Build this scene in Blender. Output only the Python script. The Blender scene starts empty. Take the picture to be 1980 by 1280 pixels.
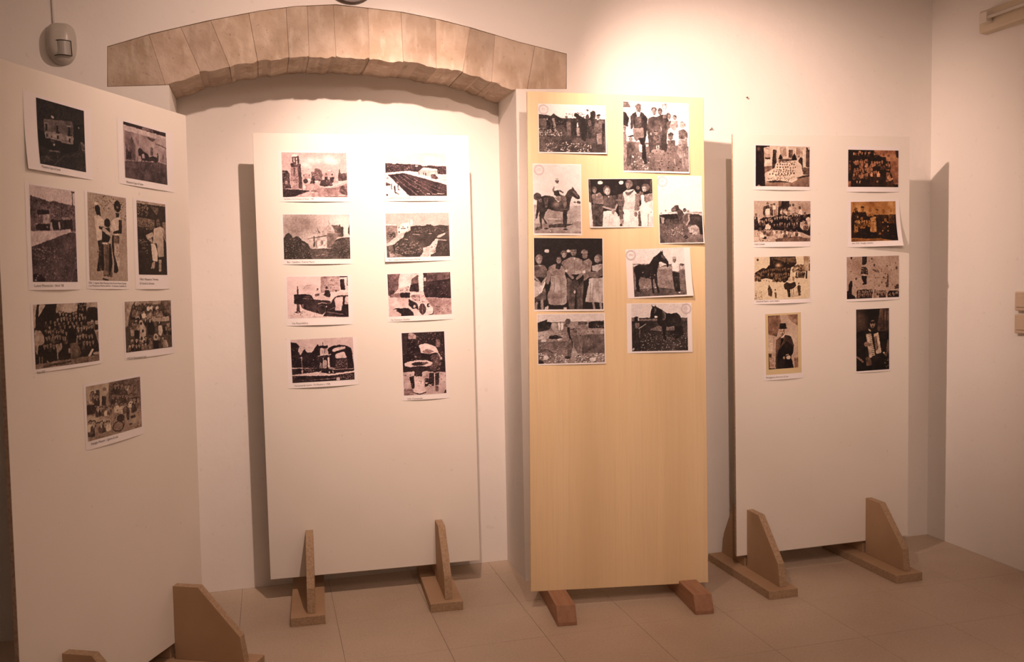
import bpy, bmesh, math, random
import numpy as np
from mathutils import Vector, Matrix
from mathutils.geometry import tessellate_polygon

SC = bpy.context.scene
COL = SC.collection
# ------------------------------------------------------------------ camera
cam_d = bpy.data.cameras.new('camera'); cam_d.sensor_width = 36.0; cam_d.lens = 1712.72 / 1980 * 36
cam_d.clip_start = 0.05
cam = bpy.data.objects.new('camera', cam_d); COL.objects.link(cam)
R_ = Vector((0.96340147, -0.26731721, -0.01997766)); U_ = Vector((0.03635213, 0.05644646, 0.99774361)); F_ = Vector((0.26558637, 0.9619539, -0.06409816))
M = Matrix.Identity(4)
for k in range(3):
    M[k][0], M[k][1], M[k][2] = R_[k], U_[k], -F_[k]
M[0][3], M[1][3], M[2][3] = 0.0, -3.99154, 1.46538
cam.matrix_world = M
SC.camera = cam
# ------------------------------------------------------------------ world, lights, exposure
SC.view_settings.view_transform = 'Standard'; SC.view_settings.look = 'None'
SC.view_settings.exposure = 0.13; SC.view_settings.gamma = 1.0; SC.view_settings.use_curve_mapping = False
SC.display_settings.display_device = 'sRGB'
W_ = bpy.data.worlds.new('room_dark'); SC.world = W_; W_.use_nodes = True
W_.node_tree.nodes['Background'].inputs[0].default_value = (0.02, 0.015, 0.012, 1); W_.node_tree.nodes['Background'].inputs[1].default_value = 0.2
def spot(name, loc, tgt, watts, col, size, blend, rad):
    l = bpy.data.lights.new(name, 'SPOT'); l.energy = watts; l.color = col; l.spot_size = math.radians(size); l.spot_blend = blend; l.shadow_soft_size = rad
    o = bpy.data.objects.new(name, l); COL.objects.link(o); o.location = loc
    o.rotation_euler = (Vector(tgt) - Vector(loc)).to_track_quat('-Z', 'Y').to_euler(); return o
WARM = (1.0, .68, .545)
# three reflector lamps of the ceiling track (each a beam with softer spill) and an added area fill for the ambient level
LA, LB, LC = (.51, -1.50, 2.99), (.75, -1.20, 2.74), (.80, -3.2, 3.0)
spot('spot_recess_core', LA, (.64, .10, 2.0), 150, WARM, 42, 1.0, .022)
spot('spot_recess_beam', LA, (.46, .10, 1.56), 150, WARM, 52, 1.0, .022)
spot('spot_recess_spill', LA, (.22, .05, 1.62), 92, WARM, 106, 1.0, .022)
spot('spot_wall_core', LB, (2.08, .0, 2.40), 80, WARM, 37, 1.0, .022)
spot('spot_wall_mid', LB, (2.55, .0, 1.98), 60, WARM, 50, 1.0, .022)
spot('spot_wall_beam', LB, (2.55, .0, 1.80), 195, WARM, 60, 1.0, .022)
spot('spot_wall_spill', LB, (1.5, -.3, 1.2), 25, WARM, 60, 1.0, .022)
spot('spot_panels', LC, (1.75, -.2, 1.65), 212, WARM, 60, 1.0, .03)
def area(name, loc, tgt, watts, col, sx, sy):
    l = bpy.data.lights.new(name, 'AREA'); l.shape = 'RECTANGLE'; l.size = sx; l.size_y = sy; l.energy = watts; l.color = col
    o = bpy.data.objects.new(name, l); COL.objects.link(o); o.location = loc
    o.rotation_euler = (Vector(tgt)-Vector(loc)).to_track_quat('-Z', 'Y').to_euler(); return o
area('ambient_fill', (1.2, -4.2, 3.38), (1.2, -3.2, 0), 46, WARM, 2.4, 1.2)  # soft fill added under the ceiling behind the camera to lift the ambient
# ------------------------------------------------------------------ helpers
def tag(o, label=None, cat=None, group=None, kind=None):
    if label: o['label'] = label
    if cat: o['category'] = cat
    if group: o['group'] = group
    if kind: o['kind'] = kind
    return o
def link(name, me, parent=None, mat=None):
    o = bpy.data.objects.new(name, me); COL.objects.link(o)
    if mat is not None: me.materials.append(mat)
    if parent is not None: o.parent = parent
    return o
def obj(name, bm, mat, parent=None, smooth=False, bevel=0.0, seg=2):
    if bevel: bmesh.ops.bevel(bm, geom=list(bm.edges), offset=bevel, segments=seg, affect='EDGES', profile=0.5, clamp_overlap=True)
    bmesh.ops.recalc_face_normals(bm, faces=bm.faces)
    me = bpy.data.meshes.new(name); bm.to_mesh(me); bm.free()
    if smooth:
        for p in me.polygons: p.use_smooth = True
    return link(name, me, parent, mat)
def empty(name, M=None):
    o = bpy.data.objects.new(name, None); COL.objects.link(o); o.empty_display_size = 0.05
    if M is not None: o.matrix_world = M
    return o
def box(bm, x0, y0, z0, x1, y1, z1):
    v = [bm.verts.new(p) for p in ((x0,y0,z0),(x1,y0,z0),(x1,y1,z0),(x0,y1,z0),(x0,y0,z1),(x1,y0,z1),(x1,y1,z1),(x0,y1,z1))]
    for f in ((0,3,2,1),(4,5,6,7),(0,1,5,4),(1,2,6,5),(2,3,7,6),(3,0,4,7)): bm.faces.new([v[i] for i in f])
    return v
def prism(bm, pts, axis, a, b):
    """pts: 2D outline; axis 'x','y' or 'z': extrude from a to b along it"""
    def P(p, t): return {'x': (t, p[0], p[1]), 'y': (p[0], t, p[1]), 'z': (p[0], p[1], t)}[axis]
    va = [bm.verts.new(P(p, a)) for p in pts]; vb = [bm.verts.new(P(p, b)) for p in pts]
    bm.faces.new(va); bm.faces.new(vb[::-1])
    n = len(pts)
    for i in range(n): bm.faces.new((va[i], vb[i], vb[(i+1) % n], va[(i+1) % n]))
def cyl(bm, p0, p1, r, n=16):
    p0, p1 = Vector(p0), Vector(p1); d = (p1-p0).normalized(); a = d.orthogonal().normalized(); b = d.cross(a)
    A = [bm.verts.new(p0 + (a*math.cos(t)+b*math.sin(t))*r) for t in (2*math.pi*i/n for i in range(n))]
    B = [bm.verts.new(p1 + (a*math.cos(t)+b*math.sin(t))*r) for t in (2*math.pi*i/n for i in range(n))]
    bm.faces.new(A); bm.faces.new(B[::-1])
    for i in range(n): bm.faces.new((A[i], A[(i+1)%n], B[(i+1)%n], B[i]))
# ------------------------------------------------------------------ materials
def mat(name, col, rough=0.6, noise=None, bump=None, spec=0.4):
    """noise: list of (scale(xyz), detail, amount, colour); bump: (scale, strength, distance)"""
    m = bpy.data.materials.new(name); m.use_nodes = True; nt = m.node_tree; N = nt.nodes; L = nt.links
    b = N['Principled BSDF']; b.inputs['Roughness'].default_value = rough
    b.inputs['Specular IOR Level'].default_value = spec
    tc = N.new('ShaderNodeTexCoord'); prev = None
    rgb = N.new('ShaderNodeRGB'); rgb.outputs[0].default_value = (*col, 1); prev = rgb.outputs[0]
    for sc, det, lo, hi, c2, amt in (noise or []):
        mp = N.new('ShaderNodeMapping'); mp.inputs['Scale'].default_value = sc; L.new(tc.outputs['Object'], mp.inputs[0])
        nz = N.new('ShaderNodeTexNoise'); nz.inputs['Scale'].default_value = 1.0; nz.inputs['Detail'].default_value = det; L.new(mp.outputs[0], nz.inputs[0])
        mr = N.new('ShaderNodeMapRange'); mr.inputs[1].default_value = lo; mr.inputs[2].default_value = hi; mr.inputs[3].default_value = 0; mr.inputs[4].default_value = amt; L.new(nz.outputs[0], mr.inputs[0])
        mx = N.new('ShaderNodeMix'); mx.data_type = 'RGBA'; L.new(mr.outputs[0], mx.inputs[0]); L.new(prev, mx.inputs[6]); mx.inputs[7].default_value = (*c2, 1); prev = mx.outputs[2]
    L.new(prev, b.inputs['Base Color'])
    if bump:
        sc, st, di = bump
        nz = N.new('ShaderNodeTexNoise'); nz.inputs['Scale'].default_value = sc; nz.inputs['Detail'].default_value = 5; L.new(tc.outputs['Object'], nz.inputs[0])
        bp = N.new('ShaderNodeBump'); bp.inputs['Strength'].default_value = st; bp.inputs['Distance'].default_value = di; L.new(nz.outputs[0], bp.inputs['Height']); L.new(bp.outputs[0], b.inputs['Normal'])
    return m
MW = mat('plaster', (.80,.765,.72), 0.75, [((1.2,1.2,1.2),4,.35,.7,(0.74,0.70,0.65),.35), ((30,30,30),3,.66,.72,(.6,.55,.5),.25)], (9.0,.25,.012), .25)
MCEIL = mat('ceiling_paint', (.78,.75,.70), 0.8)
MFL = mat('floor_stone', (.53,.425,.325), 0.42, [((1.6,1.6,1.6),4,.35,.7,(0.36,0.27,0.20),.6), ((90,90,90),3,.56,.70,(.33,.25,.18),.45), ((130,130,130),2,.55,.7,(.62,.53,.43),.45)], (40,.05,.003), .4)
MGR = mat('grout', (.38,.30,.23), .9)
MST = mat('limestone', (.56,.455,.365), .85, [((7,7,7),7,.36,.60,(.40,.30,.215),.85), ((26,26,9),4,.52,.7,(.66,.565,.47),.6), ((14,14,5),3,.58,.7,(.44,.35,.27),.5), ((60,60,60),3,.66,.74,(.27,.19,.13),.6)], (26,.7,.010), .2)
MMO = mat('mortar', (.50,.40,.32), .9, [((30,30,30),4,.4,.7,(.5,.41,.32),.6)], (40,.5,.006), .2)
MBD = mat('white_board', (.80,.765,.70), .5, [((3,3,3),3,.4,.7,(.72,.68,.6),.25), ((60,60,60),2,.72,.78,(.4,.33,.26),.4)], None, .35)
MBE = mat('board_edge', (.42,.31,.22), .8, [((80,80,80),3,.45,.6,(.28,.19,.12),.6)])
MPL = mat('plywood', (.76,.585,.35), .5, [((5.5,.28,5.5),3,.40,.66,(.60,.44,.25),.75), ((11,.5,11),4,.45,.7,(.84,.67,.43),.5), ((70,1.6,70),3,.5,.68,(.66,.49,.29),.3), ((240,5,240),2,.52,.68,(.64,.47,.27),.25)], None, .35)
MCH = mat('fibreboard', (.42,.28,.17), .7, [((6,6,6),3,.4,.65,(.32,.20,.11),.4)], None, .3)
MCE = mat('chipboard', (.40,.285,.185), .85, [((120,120,120),2,.42,.6,(.30,.20,.12),.7), ((150,150,150),2,.58,.68,(.52,.40,.28),.55)], (150,.4,.002), .2)
MRW = mat('red_wood', (.36,.20,.12), .6, [((40,5,40),4,.4,.65,(.25,.12,.07),.6)], None, .3)
MPA = mat('paper', (.80,.765,.76), .6, None, None, .3)
MMT = mat('tan_mount', (.62,.50,.28), .6)
MINK = mat('ink', (.10,.075,.07), .7)
MSTAMP = mat('stamp_ink', (.44,.36,.39), .7)
MPLS = mat('grey_plastic', (.47,.44,.39), .35, None, None, .5)
MLENS = mat('lens_plastic', (.34,.32,.29), .35, None, None, .5)
MDK = mat('dark_gap', (.03,.025,.02), .8)
MBK = mat('black_metal', (.015,.015,.016), .35, None, None, .5)
MRIM = mat('grey_rim', (.16,.13,.12), .5)
MBEI = mat('beige_enamel', (.60,.51,.38), .45)
MTUBE = mat('tube_glass', (.66,.60,.52), .2, None, None, .6)
MSOC = mat('socket_plastic', (.56,.44,.33), .5)
MNAIL = mat('rusty_nail', (.16,.08,.05), .5)
MDOOR = mat('dark_door', (.012,.010,.011), .6)
MPIC = bpy.data.materials.new('photo_ink'); MPIC.use_nodes = True
_n = MPIC.node_tree; _a = _n.nodes.new('ShaderNodeAttribute'); _a.attribute_name = 'tone'
_n.links.new(_a.outputs['Color'], _n.nodes['Principled BSDF'].inputs['Base Color']); _n.nodes['Principled BSDF'].inputs['Roughness'].default_value = .55; _n.nodes['Principled BSDF'].inputs['Specular IOR Level'].default_value = .12
# ------------------------------------------------------------------ setting
XL, XR, YF, H, D = -1.35, 3.4335, -6.2, 3.45, 0.3255
JL, JR = -0.36, 1.144
TOP = [(-0.591,2.427),(-0.42,2.488),(-0.20,2.552),(0.02,2.607),(0.165,2.634),(0.338,2.652),(0.478,2.645),(0.63,2.636),(0.80,2.612),(0.94,2.585),(1.16,2.533),(1.395,2.489)]
BOT = [(-0.36,2.28),(-0.235,2.337),(-0.125,2.365),(0.0,2.392),(0.13,2.414),(0.21,2.420),(0.338,2.4265),(0.478,2.424),(0.63,2.415),(0.72,2.410),(0.785,2.396),(0.90,2.386),(1.03,2.346),(1.144,2.308)]
def lerp(T, x):
    if x <= T[0][0]: return T[0][1]
    for (a, b), (c, d) in zip(T, T[1:]):
        if x <= c: return b + (d-b)*(x-a)/(c-a)
    return T[-1][1]
ENDL, ENDR = (-0.5985, 2.264), (1.392, 2.3265)
outline = [(XL,0),(JL,0),(JL,2.28),(ENDL[0],ENDL[1])] + TOP + [(ENDR[0],ENDR[1]),(JR,2.318),(JR,0),(XR,0),(XR,H),(XL,H)]
bm = bmesh.new()
vs = [bm.verts.new((x, 0, z)) for x, z in outline]
for t in tessellate_polygon([[Vector((x, z, 0)) for x, z in outline]]): bm.faces.new([vs[i] for i in t])
hole = vs[1:-3]
back = [bm.verts.new((v.co.x, D if i in (0, 1, len(hole)-2, len(hole)-1) else .05, v.co.z)) for i, v in enumerate(hole)]
for i in range(len(hole)-1): bm.faces.new((hole[i], hole[i+1], back[i+1], back[i]))
nb = [bm.verts.new(p) for p in ((-.75,D,0),(1.55,D,0),(1.55,D,2.75),(-.75,D,2.75))]; bm.faces.new(nb)
wall_back = tag(obj('wall_back', bm, MW), kind='structure')
bm = bmesh.new()
f = [bm.verts.new(p) for p in ((XR,D+.02,0),(XR,YF,0),(XR,YF,H),(XR,D+.02,H))]; bm.faces.new(f)
tag(obj('wall_right', bm, MW), kind='structure')
DY0, DY1, DZ = -2.6, -0.12, 2.15
bm = bmesh.new()
o2 = [(0.02,0),(DY1,0),(DY1,DZ),(DY0,DZ),(DY0,0),(YF,0),(YF,H),(0.02,H)]
v2 = [bm.verts.new((XL,y,z)) for y, z in o2]
for t in tessellate_polygon([[Vector((y, z, 0)) for y, z in o2]]): bm.faces.new([v2[i] for i in t])
v3 = [bm.verts.new((XL-.12,y,z)) for y, z in o2[1:5]]
for i in range(3): bm.faces.new((v2[1+i], v2[2+i], v3[i+1], v3[i]))
tag(obj('wall_left', bm, MW), kind='structure')
bm = bmesh.new(); box(bm, XL-.12, DY0+.01, 0.0, XL-.07, DY1-.01, DZ-.005)
door = tag(obj('door_1', bm, MDOOR, bevel=.004), kind='structure')
bm = bmesh.new(); f = [bm.verts.new(p) for p in ((XL,YF,0),(XR,YF,0),(XR,YF,H),(XL,YF,H))]; bm.faces.new(f)
tag(obj('wall_front', bm, MW), kind='structure')
bm = bmesh.new(); f = [bm.verts.new(p) for p in ((XL,YF,H),(XR,YF,H),(XR,0.02,H),(XL,0.02,H))]; bm.faces.new(f)
tag(obj('ceiling', bm, MCEIL), kind='structure')
# floor: grout bed and 40 cm tiles
bm = bmesh.new(); box(bm, XL-.12, YF, -.03, XR, D, -.0025)
floor = tag(obj('floor', bm, MGR), kind='structure')
tiles = {}
x = 0.24 - 0.4*4
while x < XR:
    y = -1.05 + 0.4*3
    yy = [y - 0.4*k for k in range(-1, 14)]
    for y0 in yy:
        a0, a1, b0, b1 = max(x, XL), min(x+.4, XR), max(y0, YF), min(y0+.4, D)
        if a1-a0 < .02 or b1-b0 < .02: continue
        key = (round(a1-a0, 3), round(b1-b0, 3))
        if key not in tiles:
            bm = bmesh.new(); w_, d_ = key; g = .0007
            box(bm, -w_/2+g, -d_/2+g, -.012, w_/2-g, d_/2-g, 0)
            me = bpy.data.meshes.new('floor_tile'); bmesh.ops.bevel(bm, geom=[e for e in bm.edges if e.verts[0].co.z > -.001 and e.verts[1].co.z > -.001], offset=.0006, segments=1, affect='EDGES')
            bmesh.ops.recalc_face_normals(bm, faces=bm.faces); bm.to_mesh(me); bm.free(); me.materials.append(MFL); tiles[key] = me
        o = link('floor_tile', tiles[key], floor); o.location = ((a0+a1)/2, (b0+b1)/2, 0)
    x += .4
# coordinates of the stone pattern follow the world so that neighbouring tiles differ
_nt = MFL.node_tree
_geo = _nt.nodes.new('ShaderNodeNewGeometry')
for n in list(_nt.nodes):
    if n.type == 'TEX_COORD':
        for l in list(n.outputs['Object'].links):
            _nt.links.new(_geo.outputs['Position'], l.to_socket)
# stone arch: mortar core + voussoirs
rng = random.Random(4)
bm = bmesh.new()
core = [(ENDL[0]+.002, ENDL[1]+.003)] + [(a, b-.0015) for a, b in TOP] + [(ENDR[0]-.002, ENDR[1]+.003)] + [(JR+.004, 2.326)] + [(a, b+.005) for a, b in BOT[::-1]] + [(JL-.004, 2.288)]
prism(bm, core, 'y', .0075, D-.001)
arch = tag(obj('trim_1', bm, MMO), label='flat stone arch of pale limestone blocks over the wall recess', kind='structure')
JT = [(-.591,None),(-0.43,-0.375),(-0.305,-0.235),(-0.185,-0.115),(-0.03,0.0),(0.125,0.13),(0.215,0.215),(0.325,0.33),(0.475,0.475),(0.62,0.625),(0.775,0.775),(0.935,0.895),(1.05,1.03),(1.24,1.20),(1.395,None)]
for k in range(len(JT)-1):
    (t0, b0), (t1, b1) = JT[k], JT[k+1]
    g = .0009
    tops = [t0+g] + [a for a, _ in TOP if t0+.03 < a < t1-.03] + [t1-g]
    up = [(a, lerp(TOP, a)-.0012) for a in tops]
    if b0 is None:
        lo = [(b1-g, 2.282), (ENDL[0]+.002, ENDL[1]+.002)]
    elif b1 is None:
        lo = [(ENDR[0]-.002, ENDR[1]+.001), (b0+g, 2.3215)]
    else:
        n_ = 7; bs = [b1-g + (b0+g-b1+g)*i/n_ for i in range(n_+1)]
        lo = []
        for i, a in enumerate(bs):
            z = lerp(BOT, a) if a <= JR else 2.3205
            if JL < a < JR: z += rng.uniform(-.005, .007)
            if a < JL: z = 2.281
            lo.append((a, z))
    pts = up + lo
    bm = bmesh.new(); prism(bm, pts, 'y', .0045 + rng.uniform(-.002, .0015), D-.0005)
    o = obj('voussoir', bm, MST, arch, bevel=.0016, seg=2)
    o.location = (0, 0, 0)
# every block a slightly different stone
_s = MST.node_tree; _oi = _s.nodes.new('ShaderNodeObjectInfo'); _hs = _s.nodes.new('ShaderNodeHueSaturation'); _mr = _s.nodes.new('ShaderNodeMapRange')
_mr.inputs[3].default_value = .86; _mr.inputs[4].default_value = 1.12
_s.links.new(_oi.outputs['Random'], _mr.inputs[0]); _s.links.new(_mr.outputs[0], _hs.inputs['Value'])
_bs = _s.nodes['Principled BSDF']; _src = _bs.inputs['Base Color'].links[0].from_socket
_s.links.new(_src, _hs.inputs['Color']); _s.links.new(_hs.outputs[0], _bs.inputs['Base Color'])
# ------------------------------------------------------------------ display panels
PANELS = {1: [-0.7315, -1.1878, 63.117, -0.53, 0.975, 2.0, 0.1, 0.0], 2: [-0.029, 0.1, -2.897, 0.312, 0.965, 2.003, 0.105, 0.157], 3: [1.0648, -0.36, -6.3892, 3.9947, 0.8116, 2.1892, 0.0809, -1.3631], 4: [2.121, -0.266, -0.28, -0.164, 0.965, 1.996, 0.097, 0.42]}
PRINTS = [
 {'k': '1a', 'p': 1, 'c': [0.2656, 1.8128], 's': [0.2998, 0.2261], 'a': -0.0141, 'r': [-0.0971, -0.092, 0.1144, 0.1031], 'label': 'dark print of a three window town house, top left of the leftmost panel', 'tone': 'dark', 'lift': (0.004, 0.01, 0), 'caps': [['Masseria Capo di Gusti', -0.0924, -0.1023, 0.0817]]},
 {'k': '1b', 'p': 1, 'c': [0.7131, 1.8104], 's': [0.3293, 0.2233], 'a': -0.0089, 'r': [-0.1311, -0.0881, 0.1196, 0.1028], 'label': 'print of a dark horse cart in front of a pale arched building', 'tone': 'mauve', 'lift': (0.004, 0, 0), 'caps': [['Masseria Capo di Sotto', -0.1258, -0.1049, 0.0926]]},
 {'k': '1c', 'p': 1, 'c': [0.2189, 1.5025], 's': [0.2265, 0.3147], 'a': -0.0139, 'r': [-0.0952, -0.1329, 0.0998, 0.1528], 'label': 'tall print of an old bus on a country road with dark verge', 'tone': 'mauve', 'lift': (0.006, 0, 0), 'caps': [["Luoni Monaccio - Anni '50", -0.0907, -0.1467, 0.1208]]},
 {'k': '1d', 'p': 1, 'c': [0.4757, 1.5009], 's': [0.2211, 0.3174], 'a': -0.0246, 'r': [-0.0973, -0.1305, 0.1015, 0.1542], 'label': 'tall print of three boys standing together against a pale wall', 'tone': 'warm', 'lift': (0.003, 0, 0), 'caps': [['1956 - I ragazzi della Masseria, foto Franco Renzo Canale', -0.1021, -0.1407, 0.1929], ["e la Madonna Maria nell'aia - Comune Castello di", -0.1025, -0.1499, 0.1929]]},
 {'k': '1e', 'p': 1, 'c': [0.723, 1.4968], 's': [0.2093, 0.3193], 'a': -0.013, 'r': [-0.0842, -0.1078, 0.0886, 0.1525], 'label': 'tall print of a woman in a long pale coat among dark shrubs', 'tone': 'warm', 'lift': (0.005, 0, 0), 'caps': [['1961 Maestra Teresa', -0.0808, -0.1271, 0.1075], ["D'Onofrio Donata", -0.0816, -0.1417, 0.0821]]},
 {'k': '1f', 'p': 1, 'c': [0.2637, 1.202], 's': [0.3129, 0.2058], 'a': -0.008, 'r': [-0.1458, -0.0918, 0.1439, 0.1002], 'label': 'brown print of a dense dark crowd in front of a pale wall', 'tone': 'warm', 'lift': (0.003, 0, 0), 'caps': [['Foto 1937', -0.1412, -0.1052, 0.0324]]},
 {'k': '1g', 'p': 1, 'c': [0.6931, 1.1958], 's': [0.3016, 0.2007], 'a': -0.0118, 'r': [-0.143, -0.0756, 0.1328, 0.0993], 'label': 'brown print of a school class in rows, right side of leftmost panel', 'tone': 'warm', 'lift': (0.003, 0, 0), 'caps': [['1932 IV Elementare Sud', -0.14, -0.1003, 0.1056]]},
 {'k': '1h', 'p': 1, 'c': [0.4774, 0.9317], 's': [0.3089, 0.2137], 'a': -0.0017, 'r': [-0.1424, -0.0792, 0.1437, 0.0988], 'label': 'lowest print on the leftmost panel, people gathered around a round basket', 'tone': 'faded', 'lift': (0.004, 0, 0), 'caps': [['Famiglia Maestri - I giorni di sole', -0.1284, -0.0922, 0.1341]]},
 {'k': '2a', 'p': 2, 'c': [0.261, 1.8143], 's': [0.3115, 0.2265], 'a': -0.004, 'r': [-0.1405, -0.0929, 0.1421, 0.104], 'label': 'pinkish postcard print of a bell tower by a street with trees', 'tone': 'pink', 'lift': (0.006, 0, 0), 'caps': [['Via Roma e Via Domenico di Natale - 1940', -0.137, -0.104, 0.1294]]},
 {'k': '2b', 'p': 2, 'c': [0.7202, 1.8159], 's': [0.3104, 0.2282], 'a': -0.0013, 'r': [-0.1439, -0.0907, 0.1353, 0.1048], 'label': 'print of a large dark swimming pool with lane lines and pool house', 'tone': 'pink', 'lift': (0.006, 0, 0), 'caps': [['La piscina, la Domenica di Natale - 1940', -0.1389, -0.1024, 0.1298]]},
 {'k': '2c', 'p': 2, 'c': [0.2614, 1.5347], 's': [0.309, 0.2257], 'a': -0.0086, 'r': [-0.146, -0.09, 0.1451, 0.1091], 'label': 'print of a domed villa behind dark trees under hazy sky', 'tone': 'grey', 'lift': (0.007, 0, 0), 'caps': [['Bari - Castellana - Frazione Marina', -0.1329, -0.105, 0.1181]]},
 {'k': '2d', 'p': 2, 'c': [0.717, 1.5388], 's': [0.3133, 0.2247], 'a': 0.0038, 'r': [-0.1471, -0.0921, 0.1444, 0.1081], 'label': 'print of a tree filled square seen from above beside a white church', 'tone': 'grey', 'lift': (0.004, 0.012, 0), 'caps': [['Bari - Largo Domenico Frazione Marina', -0.1387, -0.1057, 0.1429]]},
 {'k': '2e', 'p': 2, 'c': [0.2614, 1.2598], 's': [0.2949, 0.2251], 'a': -0.0084, 'r': [-0.1391, -0.0784, 0.1285, 0.1066], 'label': 'print of two black vintage cars and a man by a street post', 'tone': 'pink', 'lift': (0.007, 0, 0), 'caps': [['Via Repubblica', -0.1223, -0.1048, 0.0696]]},
 {'k': '2f', 'p': 2, 'c': [0.718, 1.2632], 's': [0.3071, 0.2216], 'a': 0.011, 'r': [-0.1471, -0.0863, 0.1435, 0.1083], 'label': 'print of a pale vintage car with tall grille casting a black shadow', 'tone': 'pink', 'lift': (0.006, 0, 0), 'caps': [['Via Giovanni Giolitti', -0.141, -0.1052, 0.0868]]},
 {'k': '2g', 'p': 2, 'c': [0.2655, 0.9772], 's': [0.3107, 0.2202], 'a': 0.0103, 'r': [-0.1361, -0.0854, 0.1397, 0.1094], 'label': 'contrasty print of a tiered fountain beside a dark open arch', 'tone': 'pink', 'lift': (0.007, 0, 0), 'caps': [['Via Leonardo Leone - Via Maestra n. 1938', -0.1283, -0.1011, 0.1567]]},
 {'k': '2h', 'p': 2, 'c': [0.7285, 0.9437], 's': [0.2182, 0.3188], 'a': 0.0082, 'r': [-0.1009, -0.1355, 0.097, 0.154], 'label': 'upright print of a boy bending over a stone drinking fountain', 'tone': 'pink', 'lift': (0.005, 0, 0), 'caps': [['Villa Comunale', -0.0872, -0.155, 0.0715]]},
 {'k': '3a', 'p': 3, 'c': [0.2015, 2.028], 's': [0.3062, 0.2176], 'a': 0.0052, 'r': [-0.1503, -0.1028, 0.1489, 0.1037], 'label': 'print of men leading dark horses over stony ground, top left of plywood panel', 'tone': 'bw', 'lift': (0.003, 0, 0.01), 'caps': [], 'stamp': [-0.1293, 0.0836, 0.022]},
 {'k': '3b', 'p': 3, 'c': [0.5863, 2.002], 's': [0.3065, 0.3182], 'a': -0.003, 'r': [-0.1526, -0.1514, 0.15, 0.1564], 'label': 'print of a rural family with a man in a flat cap and small children', 'tone': 'bw', 'lift': (0.004, 0, 0.006), 'caps': [], 'stamp': [0.1298, 0.1338, 0.022]},
 {'k': '3c', 'p': 3, 'c': [0.1316, 1.7158], 's': [0.2177, 0.3145], 'a': 0.0074, 'r': [-0.1061, -0.1493, 0.1044, 0.1528], 'label': 'upright print of a rider in white shirt sitting on a dark horse', 'tone': 'bw', 'lift': (0.004, 0, 0), 'caps': [], 'stamp': [-0.0809, 0.129, 0.0227]},
 {'k': '3d', 'p': 3, 'c': [0.4207, 1.7048], 's': [0.2964, 0.2188], 'a': 0.0258, 'r': [-0.1464, -0.104, 0.1468, 0.1073], 'label': 'print of three laughing women in pale aprons before a black doorway', 'tone': 'bw', 'lift': (0.003, 0.008, 0), 'caps': []},
 {'k': '3e', 'p': 3, 'c': [0.697, 1.6794], 's': [0.2072, 0.3064], 'a': 0.0197, 'r': [-0.1003, -0.149, 0.0992, 0.1504], 'label': 'upright print of a man with horses under an empty white sky', 'tone': 'bw', 'lift': (0.004, 0, 0.014), 'caps': [], 'stamp': [-0.0822, 0.1268, 0.023]},
 {'k': '3f', 'p': 3, 'c': [0.1806, 1.3855], 's': [0.3137, 0.3223], 'a': 0.0026, 'r': [-0.1552, -0.1536, 0.1533, 0.1603], 'label': 'large dark print of six farm workers, man in centre holding a hat', 'tone': 'bw', 'lift': (0.003, 0, 0.004), 'caps': []},
 {'k': '3g', 'p': 3, 'c': [0.5939, 1.3948], 's': [0.2999, 0.2196], 'a': 0.0428, 'r': [-0.1205, -0.1029, 0.1203, 0.1087], 'label': 'print of a tall black horse facing a man in white shirt', 'tone': 'bw', 'lift': (0.005, 0, 0.016), 'caps': [], 'stamp': [-0.1272, 0.0835, 0.0227]},
 {'k': '3h', 'p': 3, 'c': [0.5946, 1.1482], 's': [0.3025, 0.2222], 'a': 0.0089, 'r': [-0.1299, -0.103, 0.13, 0.1081], 'label': 'print of a boy holding the reins of a black horse on rocky soil', 'tone': 'bw', 'lift': (0.004, 0, 0.003), 'caps': [], 'stamp': [0.1251, 0.0842, 0.0239]},
 {'k': '3i', 'p': 3, 'c': [0.1897, 1.1014], 's': [0.3067, 0.2245], 'a': 0.013, 'r': [-0.1505, -0.106, 0.1492, 0.1098], 'label': 'print of a man aiming over a barren stony field, lowest left on plywood', 'tone': 'bw', 'lift': (0.003, 0, 0.004), 'caps': []},
 {'k': '4a', 'p': 4, 'c': [0.2562, 1.8427], 's': [0.3051, 0.2126], 'a': -0.0133, 'r': [-0.1407, -0.0891, 0.146, 0.0995], 'label': 'print of rows of seated children in white with nuns behind, black left border', 'tone': 'tan', 'lift': (0.005, 0, 0), 'caps': []},
 {'k': '4b', 'p': 4, 'c': [0.7568, 1.836], 's': [0.3002, 0.2188], 'a': -0.0067, 'r': [-0.1424, -0.0854, 0.142, 0.092], 'label': 'very dark orange toned print of a group of people, top right of rightmost panel', 'tone': 'sepia', 'lift': (0.006, 0, 0), 'caps': []},
 {'k': '4c', 'p': 4, 'c': [0.255, 1.5791], 's': [0.3089, 0.2195], 'a': -0.0083, 'r': [-0.1507, -0.0846, 0.1507, 0.1066], 'label': 'print of a big festive group with men in white lying in front', 'tone': 'tan', 'lift': (0.005, 0, 0), 'caps': [['Scuola Comunale', -0.1482, -0.0978, 0.0532]]},
 {'k': '4d', 'p': 4, 'c': [0.7591, 1.576], 's': [0.2952, 0.2283], 'a': 0.0094, 'r': [-0.1284, -0.0876, 0.1241, 0.1042], 'label': 'amber toned family portrait print with its lower corner lifting off the panel', 'tone': 'amber', 'lift': (0.006, 0, 0.03), 'caps': [['anno 1918 - Famiglia contadina', -0.1251, -0.0984, 0.1128]]},
 {'k': '4e', 'p': 4, 'c': [0.2551, 1.3137], 's': [0.3065, 0.2248], 'a': -0.0057, 'r': [-0.1505, -0.0918, 0.1474, 0.1101], 'label': 'yellowed print of a procession with a horse rider and watching crowd', 'tone': 'yellow', 'lift': (0.006, 0, 0), 'caps': [['Funerali del Maestro - corteo cittadino', -0.1407, -0.1015, 0.1193]]},
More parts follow.
